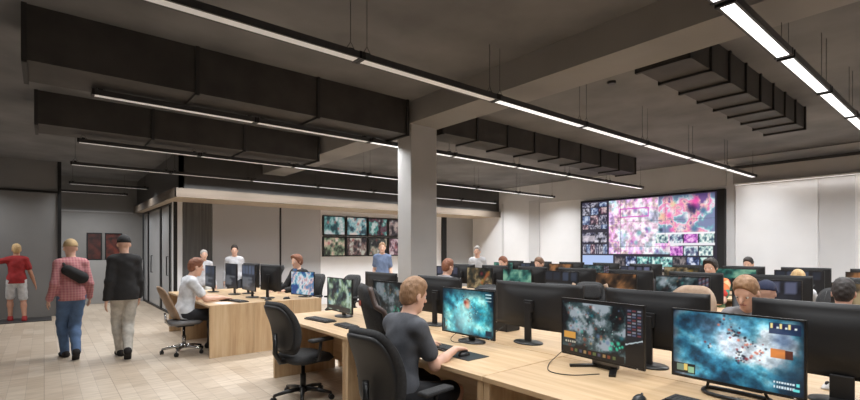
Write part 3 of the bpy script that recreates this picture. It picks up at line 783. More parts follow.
# ------------------------------------------------------------------ linear lights
ROWS = [(1.06, 'row nearest the camera', 1), (3.23, 'second row from the camera', 2), (5.60, 'third row from the camera', 3), (8.2, 'fourth row, just behind the column', 4), (10.42, 'fifth row, before the dark bulkhead', 5), (13.5, 'short row in the left hall', 6)]
LZ = 3.05
def fixture(label, x, y, dm, watts, z=LZ, spread=150, L=0.775):
    t = thing('linear_pendant_light', label, 'ceiling light', (x, y, z), 0, 'linear ceiling lights')
    boxes('housing', [((-L, -.056, .010), (L, .056, .052)), ((-L, -.056, 0), (L, -.040, .012)), ((-L, .040, 0), (L, .056, .012))], M['dk_grey_plastic'], t)
    boxes('diffuser', [((-L + .015, -.040, .002), (L - .015, .040, .011))], M[dm], t)
    for q in (-1, 1):
        boxes('end_cap', [((q * L - .012, -.060, -.003), (q * L + .012, .060, .056))], M['black_metal'], t)
        bm = bmesh.new(); x_ = q * (L - .06)
        bm_tube(bm, [(x_ - .05, 0, .05), (x_, 0, .13), (x_ + .05, 0, .05)], .003, 6); bm_tube(bm, [(x_, 0, .13), (x_, 0, ZC - z)], .0025, 6)
        bm_box(bm, (x_ - .02, -.02, .05), (x_ + .02, .02, .075))
        obj('suspension_wire', bm, M['black_metal'], t)
    ld = bpy.data.lights.new('lamp', 'AREA'); ld.shape = 'RECTANGLE'; ld.size = 2 * L - .05; ld.size_y = 0.075
    ld.energy = watts; ld.color = (0.965, 0.985, 1.0); ld.spread = math.radians(spread)
    lo = bpy.data.objects.new('lamp', ld); C.objects.link(lo); lo.parent = t; lo.location = (0, 0, -.004)
    return t
LIGHT_W = 31
for (y, rn, ri) in ROWS:
    n = {1: 8, 6: 1}.get(ri, 7)
    for i in range(n):
        x = 0.35 + 0.79 + 1.58 * i
        if ri == 6: x = 1.22
        if ri == 1: x = 1.255 + 1.29 * i
        dm = 'emit_bright' if ri == 1 else ('emit_mid' if x > 4.0 else 'emit_dim')  # glow strength shades the left fixtures darker; their lamps keep full power
        w = LIGHT_W * (1.05 if x < 3 else 1.0) * (0.74 if ri < 3 else 0.95) * (1.5 if x > 9.5 else 1.0)
        fixture('slim hanging linear light, %s from the left in the %s' % (ORD[i], rn), x, y, dm, w, spread=125 if ri == 2 and x < 4 else 150, L=0.61 if ri == 1 else 0.775)
for i, (x, y) in enumerate(((-1.7, 13.2), (-1.2, 15.4), (1.0, 15.4))):  # extra fixtures added to brighten the dark hall
    fixture('added linear fill light in the left hall, %s' % ('above the entrance mat', 'at the far left end', 'before the posters')[i], x, y, 'emit_dim', LIGHT_W)
for i in range(6):  # unseen row added to light the front desks
    fixture('added unseen fill light over the near aisle, %s from the left, closest row' % ORD[i], 0.35 + .79 + 1.58 * i + 1.58, -1.15, 'emit_bright', LIGHT_W * (.45 if i < 3 else 1.1))
# LED strip hidden under the white wall's cornice washes the wall
t = thing('wall_washer', 'slim light strip under the cornice of the white right-hand wall', 'light strip', (XW - .24, 0.4, 2.965))
boxes('strip_housing', [((-.02, -3.3, .004), (.10, 3.3, .035))], M['white_plastic'], t)
boxes('strip_diffuser', [((-.012, -3.28, 0), (.02, 3.28, .005))], M['emit_mid'], t)
ld = bpy.data.lights.new('lamp', 'AREA'); ld.shape = 'RECTANGLE'; ld.size = 0.03; ld.size_y = 6.5; ld.energy = 7; ld.color = (1, .98, .96)
lo = bpy.data.objects.new('lamp', ld); C.objects.link(lo); lo.parent = t; lo.location = (0, 0, -.003); lo.rotation_euler = (0, math.radians(-3), 0)

# ------------------------------------------------------------------ big video wall and small bank of screens
vw0, vw1, vz0, vz1 = 3.93, 7.62, 0.98, 2.93
t = thing('video_wall', 'huge video wall of pink and teal game pictures on the right-hand wall', 'video wall', (XW - .04, (vw0 + vw1) / 2, (vz0 + vz1) / 2), PI)
W_, H_ = vw1 - vw0, vz1 - vz0
boxes('back_frame', [((-.03, -W_ / 2, -H_ / 2), (.06, W_ / 2, H_ / 2))], M['blk_matte'], t, 0.004)
picture_mesh('display', pic_videowall(130, 260), W_ - .20, H_ - .1, M['wallscreen'], t, (.064, -.06, 0.01))
bm = bmesh.new()
for k in (1, 2):
    bm_box(bm, (.0642, -.06 - (W_ - .2) / 2 + (W_ - .2) * k / 3 - .004, -H_ / 2 + .06), (.0655, -.06 - (W_ - .2) / 2 + (W_ - .2) * k / 3 + .004, H_ / 2 - .04))
    bm_box(bm, (.0642, -(W_ - .2) / 2 - .06, -H_ / 2 + H_ * k / 3 - .003), (.0655, (W_ - .2) / 2 - .06, -H_ / 2 + H_ * k / 3 + .003))
obj('panel_seam', bm, M['dk_grey_plastic'], t)
bm = bmesh.new()
for y in (-W_ / 2, W_ / 2 - .0): bm_box(bm, (.06, y - (.0 if y < 0 else .14), -H_ / 2), (.075, y + (.04 if y < 0 else 0), H_ / 2))
obj('side_bezel', bm, M['blk_matte'], t)
pcs = [[(30, 60, 66), (110, 160, 156), (206, 200, 200)], [(40, 60, 70), (130, 176, 180), (220, 200, 190)], [(30, 26, 34), (110, 66, 76), (46, 130, 120), (190, 200, 196)], [(36, 32, 36), (110, 96, 96), (190, 170, 160)],
       [(40, 40, 34), (120, 140, 110), (216, 180, 160)], [(30, 30, 34), (120, 90, 84), (190, 190, 176)], [(24, 24, 26), (70, 74, 66), (170, 160, 140)], [(60, 40, 50), (150, 110, 120), (220, 200, 200)]]
for r_ in range(2):
    for c_ in range(4):
        t = thing('wall_screen', 'framed game screen on the back wall, %s row, %s from the left' % (('upper', 'lower')[r_], ORD[c_]), 'wall screen', (6.42 + .74 * c_, YB - .03, 2.235 - .60 * r_), -PI / 2, 'bank of eight screens on the back wall')
        boxes('screen_frame', [((-.028, -.36, -.285), (.03, .36, .285))], M['blk_matte'], t, .004)
        im = pic_mix(30, 40, pcs[r_ * 4 + c_]); specks(im, 8, (.1, .1, .9, .9), [(20, 20, 24), (226, 220, 214), pcs[r_ * 4 + c_][1], (150, 60, 60)], (.05, .12), .7)
        picture_mesh('screen', im * 0.9, .64, .50, M['screen'], t, (.032, 0, 0))
for nm, x0, x1, cols, lb in (('dark', .93, 1.29, [(34, 26, 26), (90, 44, 38), (130, 70, 54), (60, 50, 50)], 'dark framed reddish poster on the hall end wall, left one'), ('two', 1.36, 1.78, [(30, 24, 24), (120, 52, 40), (60, 40, 40), (110, 90, 80)], 'dark framed reddish poster on the hall end wall, beside the glass corner')):
    t = thing('framed_poster', lb, 'poster', ((x0 + x1) / 2, YF - .015, 1.64), -PI / 2, 'posters on the hall wall')
    w_ = x1 - x0
    boxes('poster_frame', [((-.012, -w_ / 2, -.39), (.012, w_ / 2, -.36)), ((-.012, -w_ / 2, .36), (.012, w_ / 2, .39)), ((-.012, -w_ / 2, -.36), (.012, -w_ / 2 + .03, .36)), ((-.012, w_ / 2 - .03, -.36), (.012, w_ / 2, .36))], M['blk_matte'], t)
    M['poster_' + nm] = noise_mat('poster_' + nm, srgb(*cols[0]), srgb(*cols[1]), .6, 6)
    boxes('poster_print', [((-.010, -w_ / 2 + .03, -.36), (.0, w_ / 2 - .03, .36))], M['poster_' + nm], t)
tag(boxes('floor_mat', [((-.75, -.38, 0), (.75, .38, .018))], M['dk_grey_plastic'], None, .006, (-.62, 13.5, 0)), 'dark entrance mat on the floor by the left wall', 'mat')

# ------------------------------------------------------------------ furniture builders
def desk(label, x, yc, w, face, d=0.85, group='pale oak desks', end=(True, True)):
    """face = -1: the open knee side looks to -X"""
    t = thing('desk', label, 'desk', (x, yc, 0), 0 if face < 0 else PI, group)
    h = .75; hw = w / 2 - .003
    boxes('tabletop', [((0, -hw, h - .032), (d - .002, hw, h))], M['oak_y'], t, .003)
    for q in (-1, 1):
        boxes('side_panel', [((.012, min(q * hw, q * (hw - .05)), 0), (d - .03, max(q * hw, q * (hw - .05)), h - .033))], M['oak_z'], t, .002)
    boxes('back_panel', [((d - .06, -hw + .052, .12), (d - .035, hw - .052, h - .034))], M['oak_y'], t, .002)
    return t
def shell(bm, w, h, R, t0, bulge, z0):
    ny, nz = 24, 12
    def bend(y): return (y * y / (2 * R)) if R else 0.0
    F, B = [], []
    for i in range(ny + 1):
        y = -w / 2 + w * i / ny; rf, rb = [], []
        for j in range(nz + 1):
            z = -h / 2 + h * j / nz
            u, v = abs(2 * y / w), abs(2 * z / h)
            k = max(0, 1 - max((max(u - .28, 0) / .55), (max(v - .30, 0) / .5)) ** 2) if bulge else 0
            rf.append(bm.verts.new((bend(y), y, z0 + z))); rb.append(bm.verts.new((bend(y) - t0 - bulge * k, y, z0 + z)))
        F.append(rf); B.append(rb)
    for i in range(ny):
        for j in range(nz):
            bm.faces.new((F[i][j], F[i + 1][j], F[i + 1][j + 1], F[i][j + 1]))
            f = bm.faces.new((B[i][j], B[i][j + 1], B[i + 1][j + 1], B[i + 1][j])); f.smooth = True
    for i in range(ny):
        bm.faces.new((F[i][0], B[i][0], B[i + 1][0], F[i + 1][0])); bm.faces.new((F[i][nz], F[i + 1][nz], B[i + 1][nz], B[i][nz]))
    for j in range(nz):
        bm.faces.new((F[0][j], F[0][j + 1], B[0][j + 1], B[0][j])); bm.faces.new((F[ny][j], B[ny][j], B[ny][j + 1], F[ny][j + 1]))
def monitor(label, x, y, yaw, pic=None, w=.64, h=.40, gap=.06, R=None, base='plate', z=.75, group='desktop monitors', shellmat='blk_matte', detail=True, px=(48, 30)):
    t = thing('monitor', label, 'monitor', (x, y, z), yaw, group)
    z0 = gap + h / 2
    bm = bmesh.new(); shell(bm, w, h, R, .016, .028, z0); obj('back_shell', bm, M[shellmat], t)
    bm = bmesh.new(); n = 12 if R else 1
    for i in range(n):
        ya, yb = -w / 2 + w * i / n, -w / 2 + w * (i + 1) / n; ym = (ya + yb) / 2; bx = ym * ym / (2 * R) if R else 0
        for za, zb in ((z0 - h / 2, z0 - h / 2 + .014), (z0 + h / 2 - .009, z0 + h / 2)): bm_box(bm, (bx - .002, ya, za), (bx + .004, yb, zb))
    bx = w * w / (8 * R) if R else 0
    for q in (-1, 1): bm_box(bm, (bx - .002, q * w / 2 - (.009 if q > 0 else 0), z0 - h / 2), (bx + .004, q * w / 2 + (.009 if q < 0 else 0), z0 + h / 2))
    obj('bezel', bm, M['blk_plastic'], t)
    if pic is None: pic = pic_desktop(12, 20)
    picture_mesh('screen', pic, w - .018, h - .023, M['screen'], t, (.0016, 0, z0 + .0025), R)
    bm = bmesh.new()
    if base in ('plate', 'low'):
        bm_lathe(bm, [(.118, 0), (.12, .004), (.116, .012), (.03, .018)], 32, (0, 0, 0))
        for v in bm.verts: v.co.x = v.co.x * .85 - .06; v.co.y *= 1.15
    elif base == 'vee':
        for q in (-1, 1):
            v_ = [(-.085, q * .02), (-.085, q * .075), (.085, q * .18), (.115, q * .150)]
            a = [bm.verts.new((p[0], p[1], 0)) for p in v_]; b = [bm.verts.new((p[0], p[1], .014)) for p in v_]
            bm.faces.new(a); bm.faces.new(b)
            for i in range(4): bm.faces.new((a[i], a[(i + 1) % 4], b[(i + 1) % 4], b[i]))
        bm_box(bm, (-.10, -.075, 0), (-.04, .075, .02))
    elif base == 'loop':
        pts = [Vector((-.06 + .13 * (abs(math.sin(a)) ** .6) * (1 if math.sin(a) > 0 else -.25), .155 * math.cos(a), .0115)) for a in [2 * PI * i / 36 for i in range(37)]]
        bm_tube(bm, pts, .011, 8)
        for q in (-1, 1): bm_tube(bm, [(-.058, q * .15, .01), (-.045, q * .14, .04), (-.03, q * .13, gap + .03)], .008, 8)
    obj('base', bm, M['blk_plastic'], t)
    bm = bmesh.new()
    if base == 'loop': bm_box(bm, (-.05, -.13, gap - .012), (-.022, .13, gap + .05), 0, .004)
    else:
        wn = .10 if base == 'vee' else .032
        if base == 'low': bm_box(bm, (-.04, -.05, .01), (-.015, .05, gap + .02), 0, .004)
        else:
            bm_box(bm, (-.075, -wn, .012), (-.05, wn, z0 + .03), 0, .005)
            bm_box(bm, (-.07, -.045, z0 - .05), (-.035, .045, z0 + .05), 0, .004)
    obj('neck', bm, M['grey_metal' if base == 'vee' else 'dk_grey_plastic' if base == 'loop' else 'blk_matte'], t)
    if detail:
        boxes('power_light', [((.0035, w / 2 - .05, gap + .004), (.0048, w / 2 - .04, gap + .007))], M['white_plastic'], t)
    return t
def keyboard(label, x, y, yaw, w=.44, d=.15, z=.75):
    t = thing('keyboard', label, 'keyboard', (x, y, z), yaw, 'keyboards on the desks')   # typist looks along +X
    boxes('case', [((-d / 2, -w / 2, 0), (d / 2, w / 2, .016))], M['blk_plastic'], t, .005)
    bm = bmesh.new()
    for r_ in range(6):
        n = 18
        for i in range(n):
            if r_ == 0 and 5 <= i <= 10:
                if i == 5: yy0, yy1 = -w / 2 + .012 + 5 * (w - .024) / n, -w / 2 + .012 + 11 * (w - .024) / n - .003
                else: continue
            else: yy0 = -w / 2 + .012 + i * (w - .024) / n; yy1 = yy0 + (w - .024) / n - .003
            xx = -d / 2 + .012 + r_ * (d - .024) / 6
            bm_box(bm, (xx, yy0, .015), (xx + (d - .024) / 6 - .003, yy1, .024))
    obj('keys', bm, M['key'], t); return t
def mouse(label, x, y, yaw, mat='blk_plastic', z=.75):
    t = thing('mouse', label, 'mouse', (x, y, z), yaw, 'computer mice on the desks')
    bm = bmesh.new()
    bmesh.ops.create_uvsphere(bm, u_segments=20, v_segments=14, radius=1)
    for v in bm.verts:
        a = v.co; v.co = Vector((a.x * .060, a.y * (.032 - .004 * a.x), max(a.z, -0.0) * (.038 - .008 * a.x)))
    obj('shell', bm, M[mat], t, smooth=True)
    bm = bmesh.new(); bm_lathe(bm, [(.011, -.004), (.012, -.002), (.012, .002), (.011, .004)], 16)
    for v in bm.verts: v.co = Vector((v.co.x + .032, v.co.z, v.co.y + .027))
    obj('scroll_wheel', bm, M['dk_grey_plastic'], t); return t
def cable(label, pts, r=.003, mat='blk_plastic', group=None):
    P_ = [Vector(p) for p in pts]; P_ = [P_[0] * 2 - P_[1]] + P_ + [P_[-1] * 2 - P_[-2]]; out = []
    for i in range(1, len(P_) - 2):
        p0, p1, p2, p3 = P_[i - 1:i + 3]
        for k in range(8):
            t = k / 8
            out.append(0.5 * (2 * p1 + (p2 - p0) * t + (2 * p0 - 5 * p1 + 4 * p2 - p3) * t * t + (3 * p1 - p0 - 3 * p2 + p3) * t ** 3))
    out.append(P_[-2]); bm = bmesh.new(); bm_tube(bm, out, r, 8)
    return tag(obj('cable', bm, M[mat]), label, 'cable', group)

def chair_base(t, mat, z=.42, arm=.30):
    bm = bmesh.new()
    for k in range(5):
        a = 2 * PI * k / 5 + .3; c, s = math.cos(a), math.sin(a)
        bm_tube(bm, [(c * .03, s * .03, .105), (c * .15, s * .15, .098), (c * arm, s * arm, .072)], [.026, .022, .015], 8)
    bm_lathe(bm, [(.045, .075), (.048, .09), (.048, .12), (.036, .135)], 16)
    obj('star_base', bm, M[mat], t)
    for k in range(5):
        a = 2 * PI * k / 5 + .3; c, s = math.cos(a) * arm, math.sin(a) * arm
        bm = bmesh.new()
        for q in (-1, 1):
            r0 = len(bm.verts); bm_lathe(bm, [(.018, -.008), (.029, -.006), (.029, .006), (.018, .008)], 14)
            bm.verts.ensure_lookup_table()
            for v in list(bm.verts)[r0:]: v.co = Vector((v.co.x, v.co.z + q * .014, v.co.y + .029))
        bm_tube(bm, [(0, 0, .03), (0, 0, .075)], .008, 8)
        obj('castor', bm, M['blk_plastic'], t, (c, s, 0), a * 1.7)
    bm = bmesh.new(); bm_lathe(bm, [(.030, .12), (.030, .26), (.020, .262), (.020, z)], 14); obj('gas_lift', bm, M['chrome' if mat == 'chrome' else 'blk_plastic'], t)
    bm = bmesh.new(); bm_box(bm, (-.12, -.10, z - .02), (.12, .10, z + .025), 0, .01); obj('tilt_mechanism', bm, M['blk_plastic'], t)
def pad(name, t, mat, w, d, th, xform, nx=14, ny=14, edge=.4):
    bm = bmesh.new(); bm_cushion(bm, w, d, th, nx, ny, None, edge)
    for v in bm.verts: v.co = Vector(xform(v.co.x, v.co.y, v.co.z))
    return obj(name, bm, M[mat], t)
def armrests(t, z=.645, y=.305, mat='blk_plastic'):
    for q in (-1, 1):
        bm = bmesh.new()
        bm_tube(bm, [(-.02, q * .2, .44), (-.02, q * (y - .01), .45), (-.02, q * y, .50), (0, q * y, z - .01)], .016, 8)
        a = obj('armrest', bm, M[mat], t)
        boxes('arm_pad', [((-.13, q * y - .045, z - .01), (.13, q * y + .045, z + .02))], M['blk_fabric'], a, .012)
def task_chair(label, loc, yaw, fab='blk_fabric', back_h=.56, back_w=.48, base='blk_plastic', group='office chairs', arms=True):
    t = thing('office_chair', label, 'chair', loc, yaw, group)
    chair_base(t, base)
    pad('seat', t, fab, .50, .50, .10, lambda x, y, z: (x + .02, y, z + .442 - .03 * (x / .25) ** 2 * (x > 0)))
    wf = lambda u: 1 - .10 * max(u, 0) ** 2 - .10 * max(-u, 0)
    def bx(x, y, z):
        u = x / (back_h / 2)
        return (-.265 - .07 * u + .04 * math.cos(u * 2.2) + z + .9 * y * y * .6, y * wf(u), .50 + back_h / 2 + x)
    pad('backrest', t, fab, back_w, back_h, .09, bx)
    pad('back_cover', t, 'blk_matte', back_w * .86, back_h * .86, .04, lambda x, y, z: (bx(x, y, 0)[0] - .045 + z, bx(x, y, 0)[1], bx(x, y, 0)[2]))
    for q in (-1, 1):
        bm = bmesh.new(); bm_tube(bm, [(bx(x, q * back_w * .30, .036)[0] + .004, bx(x, q * back_w * .30, 0)[1], bx(x, 0, 0)[2]) for x in np.linspace(-back_h * .42, back_h * .42, 9)], .004, 6)
        obj('seam', bm, M['dk_grey_plastic'], t)
    bm = bmesh.new(); bm_tube(bm, [(-.10, 0, .42), (-.27, 0, .43), (-.325, 0, .52), (-.325, 0, .72)], [.03, .03, .026, .02], 8); obj('back_support', bm, M['blk_plastic'], t)
    if arms: armrests(t)
    return t
def gaming_chair(label, loc, yaw, main='blk_fabric', side='brown_leather', emblem='red_emblem', group='gaming chairs', top=1.30, arms=True):
    t = thing('gaming_chair', label, 'chair', loc, yaw, group)
    chair_base(t, 'blk_plastic')
    pad('seat', t, main, .50, .50, .11, lambda x, y, z: (x + .02, y, z + .455 + .035 * (abs(y) / .25) ** 3))
    Hh = top - .48
    def wf(u):
        return float(np.interp(u, [-1, -.5, -.1, .25, .5, .62, .8, 1], [.86, .92, .86, 1.0, 1.02, .80, .72, .62]))
    def bx(x, y, z):
        u = x / (Hh / 2)
        return (-.25 - .10 * u + z + 1.1 * y * y * (1 if u < .55 else .3), y * wf(u), .48 + Hh / 2 + x)
    pad('backrest', t, main, .50, Hh, .10, bx, 24, 14)
    for q in (-1, 1):
        bm = bmesh.new()
        pts = [Vector(bx(x, q * .245, 0)) for x in np.linspace(-Hh * .49, Hh * .47, 22)]
        bm_tube(bm, pts, .021, 8); obj('side_bolster', bm, M[side], t)
    pad('headrest', t, main, .25, .16, .07, lambda x, y, z: (bx(Hh * .36 + x, 0, 0)[0] + .055 + z, y, bx(Hh * .36 + x, 0, 0)[2]))
    bm = bmesh.new(); bm_lathe(bm, [(.03, 0), (.03, .004)], 12)
    for v in bm.verts: v.co = Vector((bx(Hh * .30, 0, 0)[0] - .056 - v.co.z, v.co.x * 1.5, bx(Hh * .30, 0, 0)[2] + v.co.y * .8))
    obj('emblem', bm, M[emblem], t)
    bm = bmesh.new(); bm_tube(bm, [(-.05, 0, .42), (-.22, 0, .43), (-.27, 0, .54)], .03, 8); obj('back_support', bm, M['blk_plastic'], t)
    if arms: armrests(t, .645, .31)
    return t
def shell_chair(label, loc, yaw, group='office chairs'):
    t = thing('office_chair', label, 'chair', loc, yaw, group)
    chair_base(t, 'chrome', .42, .29)
    pad('seat', t, 'grey_fabric', .46, .46, .08, lambda x, y, z: (x, y, z + .465))
    pad('backrest', t, 'tan_leather', .42, .52, .045, lambda x, y, z: (-.235 - .12 * (x / .26) + z + .7 * y * y, y * (1 - .32 * max(x / .26, 0) ** 3), .76 + x))
    bm = bmesh.new()
    bm_tube(bm, [(-.05, 0, .42), (-.2, 0, .43), (-.245, 0, .50), (-.26, 0, .62)], .016, 8); obj('back_support', bm, M['chrome'], t)
    return t

# ------------------------------------------------------------------ nearest desk row (X 2.13 - 3.83)
JN = [5.59, 3.83, 2.07, 0.31, -1.45]
pos = ['at the aisle end by the office chair', 'where the boy in grey t-shirt sits', 'carrying the two foreground game monitors', 'at the right picture edge']
pos2 = ['in front of the concrete column', 'behind the teal game monitor', 'carrying two black curved monitor backs', 'beyond the right picture edge']
for i in range(4):
    desk('pale oak desk, nearest row camera side, %s' % pos[i], 2.13, (JN[i] + JN[i + 1]) / 2, 1.76, -1)
    desk('pale oak desk, nearest row far side, %s' % pos2[i], 3.835, (JN[i] + JN[i + 1]) / 2, 1.76, 1)
# camera-side monitors
monitor('monitor with a green game picture on the aisle-end desk of the nearest row', 2.70, 4.97, PI - .05, pic_forest(60, 96), base='plate', w=.66)
monitor('monitor with a dark busy game, half hidden by the gaming chair headrest', 2.84, 4.12, PI, pic_battle(50, 80) * .75, base='plate')
monitor('monitor with a teal underwater game in front of the boy in grey t-shirt', 2.80, 2.90, PI, pic_cave(90, 144), base='plate')
monitor('monitor with a dark battle game and side panel, centre foreground, on splayed feet', 2.86, 1.69, PI - .10, pic_battle(110, 176), base='vee', gap=.055)
monitor('monitor with a large icy blue game picture, nearest to the camera, on a loop stand', 2.865, .91, PI - .03, pic_ocean(120, 192), base='loop', gap=.06, h=.395)
# far-side monitors, backs to the camera
backs = [(.52, .84, 'black curved monitor back at the right edge behind the icy blue game', 2.2, 'low'), (1.53, .72, 'black curved monitor back between the battle game and the icy blue game', 2.0, 'plate'),
         (2.56, .93, 'wide black curved monitor back on a broad foot, right of the teal game', 1.8, 'plate'), (3.80, .70, 'black monitor back behind the head of the boy in grey t-shirt', None, 'plate'), (4.92, .70, 'black monitor back seen above the dark busy game, beside the column', None, 'plate'), (-.42, .72, 'black monitor back beyond the right edge on the far side of the nearest row', 2.0, 'plate')]
for (y, w, lb, R, b) in backs:
    t = monitor(lb, 3.26, y, 0, pic_desktop(12, 20), w=w, h=.395, gap=.118, R=R, base=b, group='monitor backs on the nearest row')
tag(boxes('computer_case', [((-.1, -.2, 0), (.1, .2, .40))], M['blk_matte'], None, .008, (3.55, 3.22, .75)), 'small dark computer case standing on the far side desk behind the teal game', 'computer')
keyboard('dark keyboard in front of the green game monitor', 2.40, 4.86, .1)
keyboard('short dark keyboard near the gaming chair, beside the green game', 2.42, 4.30, -.05, w=.30)
keyboard('dark keyboard under the hands of the boy in grey t-shirt', 2.48, 2.90, .04)
keyboard('dark keyboard at the bottom edge in front of the icy blue game', 2.56, .90, -.02)
mouse('dark mouse on the desk at the bottom edge, left of the foreground keyboard', 2.42, 1.20, .1)
mouse('dark mouse under the right hand of the boy in grey t-shirt', 2.44, 2.555, 0.05)
tag(boxes('mouse_pad', [((-.11, -.13, 0), (.11, .13, .004))], M['blk_matte'], None, .0015, (2.45, 2.54, .7502)), 'dark mouse pad at the edge of the desk under the mouse of the boy', 'mouse pad')
mouse('white mouse on the far desk at the right edge beside the black monitor back', 3.50, .60, 2.6, 'white_plastic').scale = (1.25, 1.25, 1.2)
cable('thin black cable looping from the battle game monitor across the desk', [(2.90, 1.98, .84), (2.84, 2.02, .78), (2.70, 1.98, .755), (2.55, 1.86, .754), (2.58, 1.72, .754), (2.74, 1.62, .754)])
cable('short black cable under the teal game monitor', [(2.84, 3.02, .84), (2.76, 3.05, .78), (2.72, 2.98, .755), (2.80, 2.85, .756)])
cable('black cable lying on the desk left of the broad foot of the wide curved monitor', [(3.22, 2.84, .86), (3.1, 2.92, .77), (2.98, 2.98, .755), (2.95, 3.12, .755)])
t = thing('bag', 'red bag on the floor under the aisle-end desk of the nearest row', 'bag', (2.62, 4.12, 0), .3)
bm = bmesh.new(); bmesh.ops.create_uvsphere(bm, u_segments=24, v_segments=16, radius=1)
for v in bm.verts:
    a = v.co; k = 1 + .08 * math.sin(a.x * 7 + a.z * 5) * math.cos(a.y * 6)
    v.co = Vector((a.x * .16 * k, a.y * .22 * k, .20 + max(a.z, -.98) * .20))
obj('bag_body', bm, M['red_bag'], t, smooth=True)
bm = bmesh.new(); bm_tube(bm, [(0, -.1, .36), (0, -.08, .46), (0, .08, .46), (0, .1, .36)], .012, 8); obj('bag_handle', bm, M['red_bag'], t)
# chairs of the nearest row
gA = 'office chairs in the nearest row'
task_chair('black padded office chair pulled out at the aisle-end desk', (2.08, 4.60, 0), .18, back_h=.54, group=gA)
task_chair('black office chair with seamed back under the boy in grey t-shirt', (1.89, 2.58, 0), .12, back_h=.56, back_w=.47, group=gA)
gaming_chair('tall dark gaming chair with a reddish emblem, pushed in beside the seated boy', (2.30, 3.13, 0), -.34, top=1.28, arms=False)
gaming_chair('dark gaming chair with tan bolsters behind the wide curved monitor back', (4.28, 2.66, 0), PI + .5, side='tan_leather', top=1.20)
shell_chair('tan shell chair with rounded top between two black monitor backs', (4.50, 1.86, 0), PI, group=gA).scale = (1, 1.1, 1.18)
task_chair('black office chair, far side of the nearest row, at the right picture edge', (4.30, .3, 0), PI, group=gA)
task_chair('black office chair on the far side of the nearest row beside the column', (4.35, 4.35, 0), PI + .2, group=gA)

# ------------------------------------------------------------------ middle and far rows
def small_pic(i):
    k = i % 6
    if k == 0: return pic_desktop(16, 26)
    if k == 1: return pic_warm(20, 32) * .8
    if k == 2: return pic_mix(16, 26, [(18, 40, 40), (50, 120, 110), (150, 200, 170)]) * .85
    if k == 3: return pic_desktop(16, 26, (20, 22, 24), (60, 70, 90))
    if k == 4: return pic_mix(16, 26, [(30, 24, 20), (90, 64, 44), (190, 130, 80)]) * .8
    return pic_battle(20, 32)
J2 = [7.35, 5.59, 3.83, 2.07, 0.31, -1.45]; J3 = [8.6, 6.84, 5.08, 3.32, 1.56, -.20]
def far_row(J, X0, rn, seats, skip=()):
    for i in range(len(J) - 1):
        yc = (J[i] + J[i + 1]) / 2
        desk('pale oak desk in the %s row, camera side, %s from the left' % (rn, ORD[i]), X0, yc, 1.76, -1)
        desk('pale oak desk in the %s row, far side, %s from the left' % (rn, ORD[i]), X0 + 1.705, yc, 1.76, 1)
        for j, q in enumerate((.44, -.44)):
            n = 2 * i + j
            if ('m', n) not in skip:
                monitor('lit desktop monitor, %s from the left on the camera side of the %s row' % (ORD[n], rn), X0 + .64, yc + q, PI + rng.uniform(-.08, .08), small_pic(n + (rn == 'far') * 2), gap=.08, h=.39, z=.75, group='monitors facing the camera in the %s row' % rn, detail=False)
            if ('b', n) not in skip:
                monitor('black monitor back, %s from the left on the far side of the %s row' % (ORD[n], rn), X0 + 1.06, yc + q, rng.uniform(-.08, .08), pic_desktop(8, 12), gap=.115, h=.39, z=.75, w=.66, group='monitor backs in the %s row' % rn, detail=False)
far_row(J2, 5.50, 'middle', None)
far_row(J3, 8.55, 'far', None)
chm = task_chair('black office chair in the middle row, camera side, first from the left', (5.22, 6.9, 0), .1, group='office chairs in the middle row')
rows_ch = [((5.22, 4.5), 0, 'camera side, second from the left'), ((7.55, 4.3), PI, 'far side, third from the right'), ((7.5, 1.3), PI, 'far side, nearest the right'), ((7.55, 3.6), PI, 'far side, second from the right')]
for i, ((x, y), a, wd) in enumerate(rows_ch):
    dup(chm, (x, y, 0), a + rng.uniform(-.2, .2), 'black office chair in the middle row, ' + wd)
task_chair('grey fabric office chair at the middle row, left of the tan shell chair', (5.12, 3.02, 0), 0, fab='grey_fabric', group='office chairs in the middle row')
for i, (x, y, a) in enumerate([(8.3, 6.9, 0), (8.3, 4.6, 0), (8.3, 2.9, 0), (10.6, 6.3, PI), (10.6, 4.5, PI)]):
    dup(chm, (x, y, 0), a, 'black office chair in the far row, %s of five from the left' % ORD[[1, 2, 4, 0, 3][i]] if i < 5 else '', 'office chairs in the far row')

# ------------------------------------------------------------------ left block (X 1.81 - 3.53)
for i, (y0, y1) in enumerate(((7.14, 8.88), (8.88, 10.0))):
    w = y1 - y0; yc = (y0 + y1) / 2
    desk('pale oak desk in the left block, aisle side, %s' % ('front' if i == 0 else 'rear'), 1.81, yc, w, -1, .86)
    desk('pale oak desk in the left block, far side, %s' % ('front' if i == 0 else 'rear'), 3.535, yc, w, 1, .86)
t = thing('end_panel', 'broad pale oak end panel closing the left desk block towards the camera', 'desk panel', (1.81, 7.14, 0), 0)
for x0, x1 in ((0, .62), (.623, 1.24), (1.243, 1.725)):
    boxes('board', [((x0, -.032, 0), (x1, -.002, .752))], M['oak_z'], t, .003)
gL = 'monitors on the left desk block'
monitor('dark monitor before the man in white t-shirt, rear of the left block', 2.40, 9.40, PI, pic_desktop(16, 26, (24, 32, 44), (50, 70, 100)), gap=.10, group=gL)
monitor('dark monitor, second station of the left block, seen almost edge-on', 2.56, 8.66, PI, pic_desktop(16, 26, (26, 30, 38), (60, 70, 84)), gap=.12, h=.43, group=gL)
monitor('dark bluish monitor at the front of the left block, aisle side', 2.62, 7.92, PI, pic_desktop(16, 26, (40, 46, 56), (80, 90, 110)), gap=.12, h=.43, group=gL)
monitor('black monitor back at the front of the left block, seen almost edge-on', 2.90, 7.66, .15, None, gap=.12, h=.43, group=gL)
monitor('black monitor back at the middle of the left block, far side', 2.92, 8.66, .1, None, gap=.12, h=.43, group=gL)
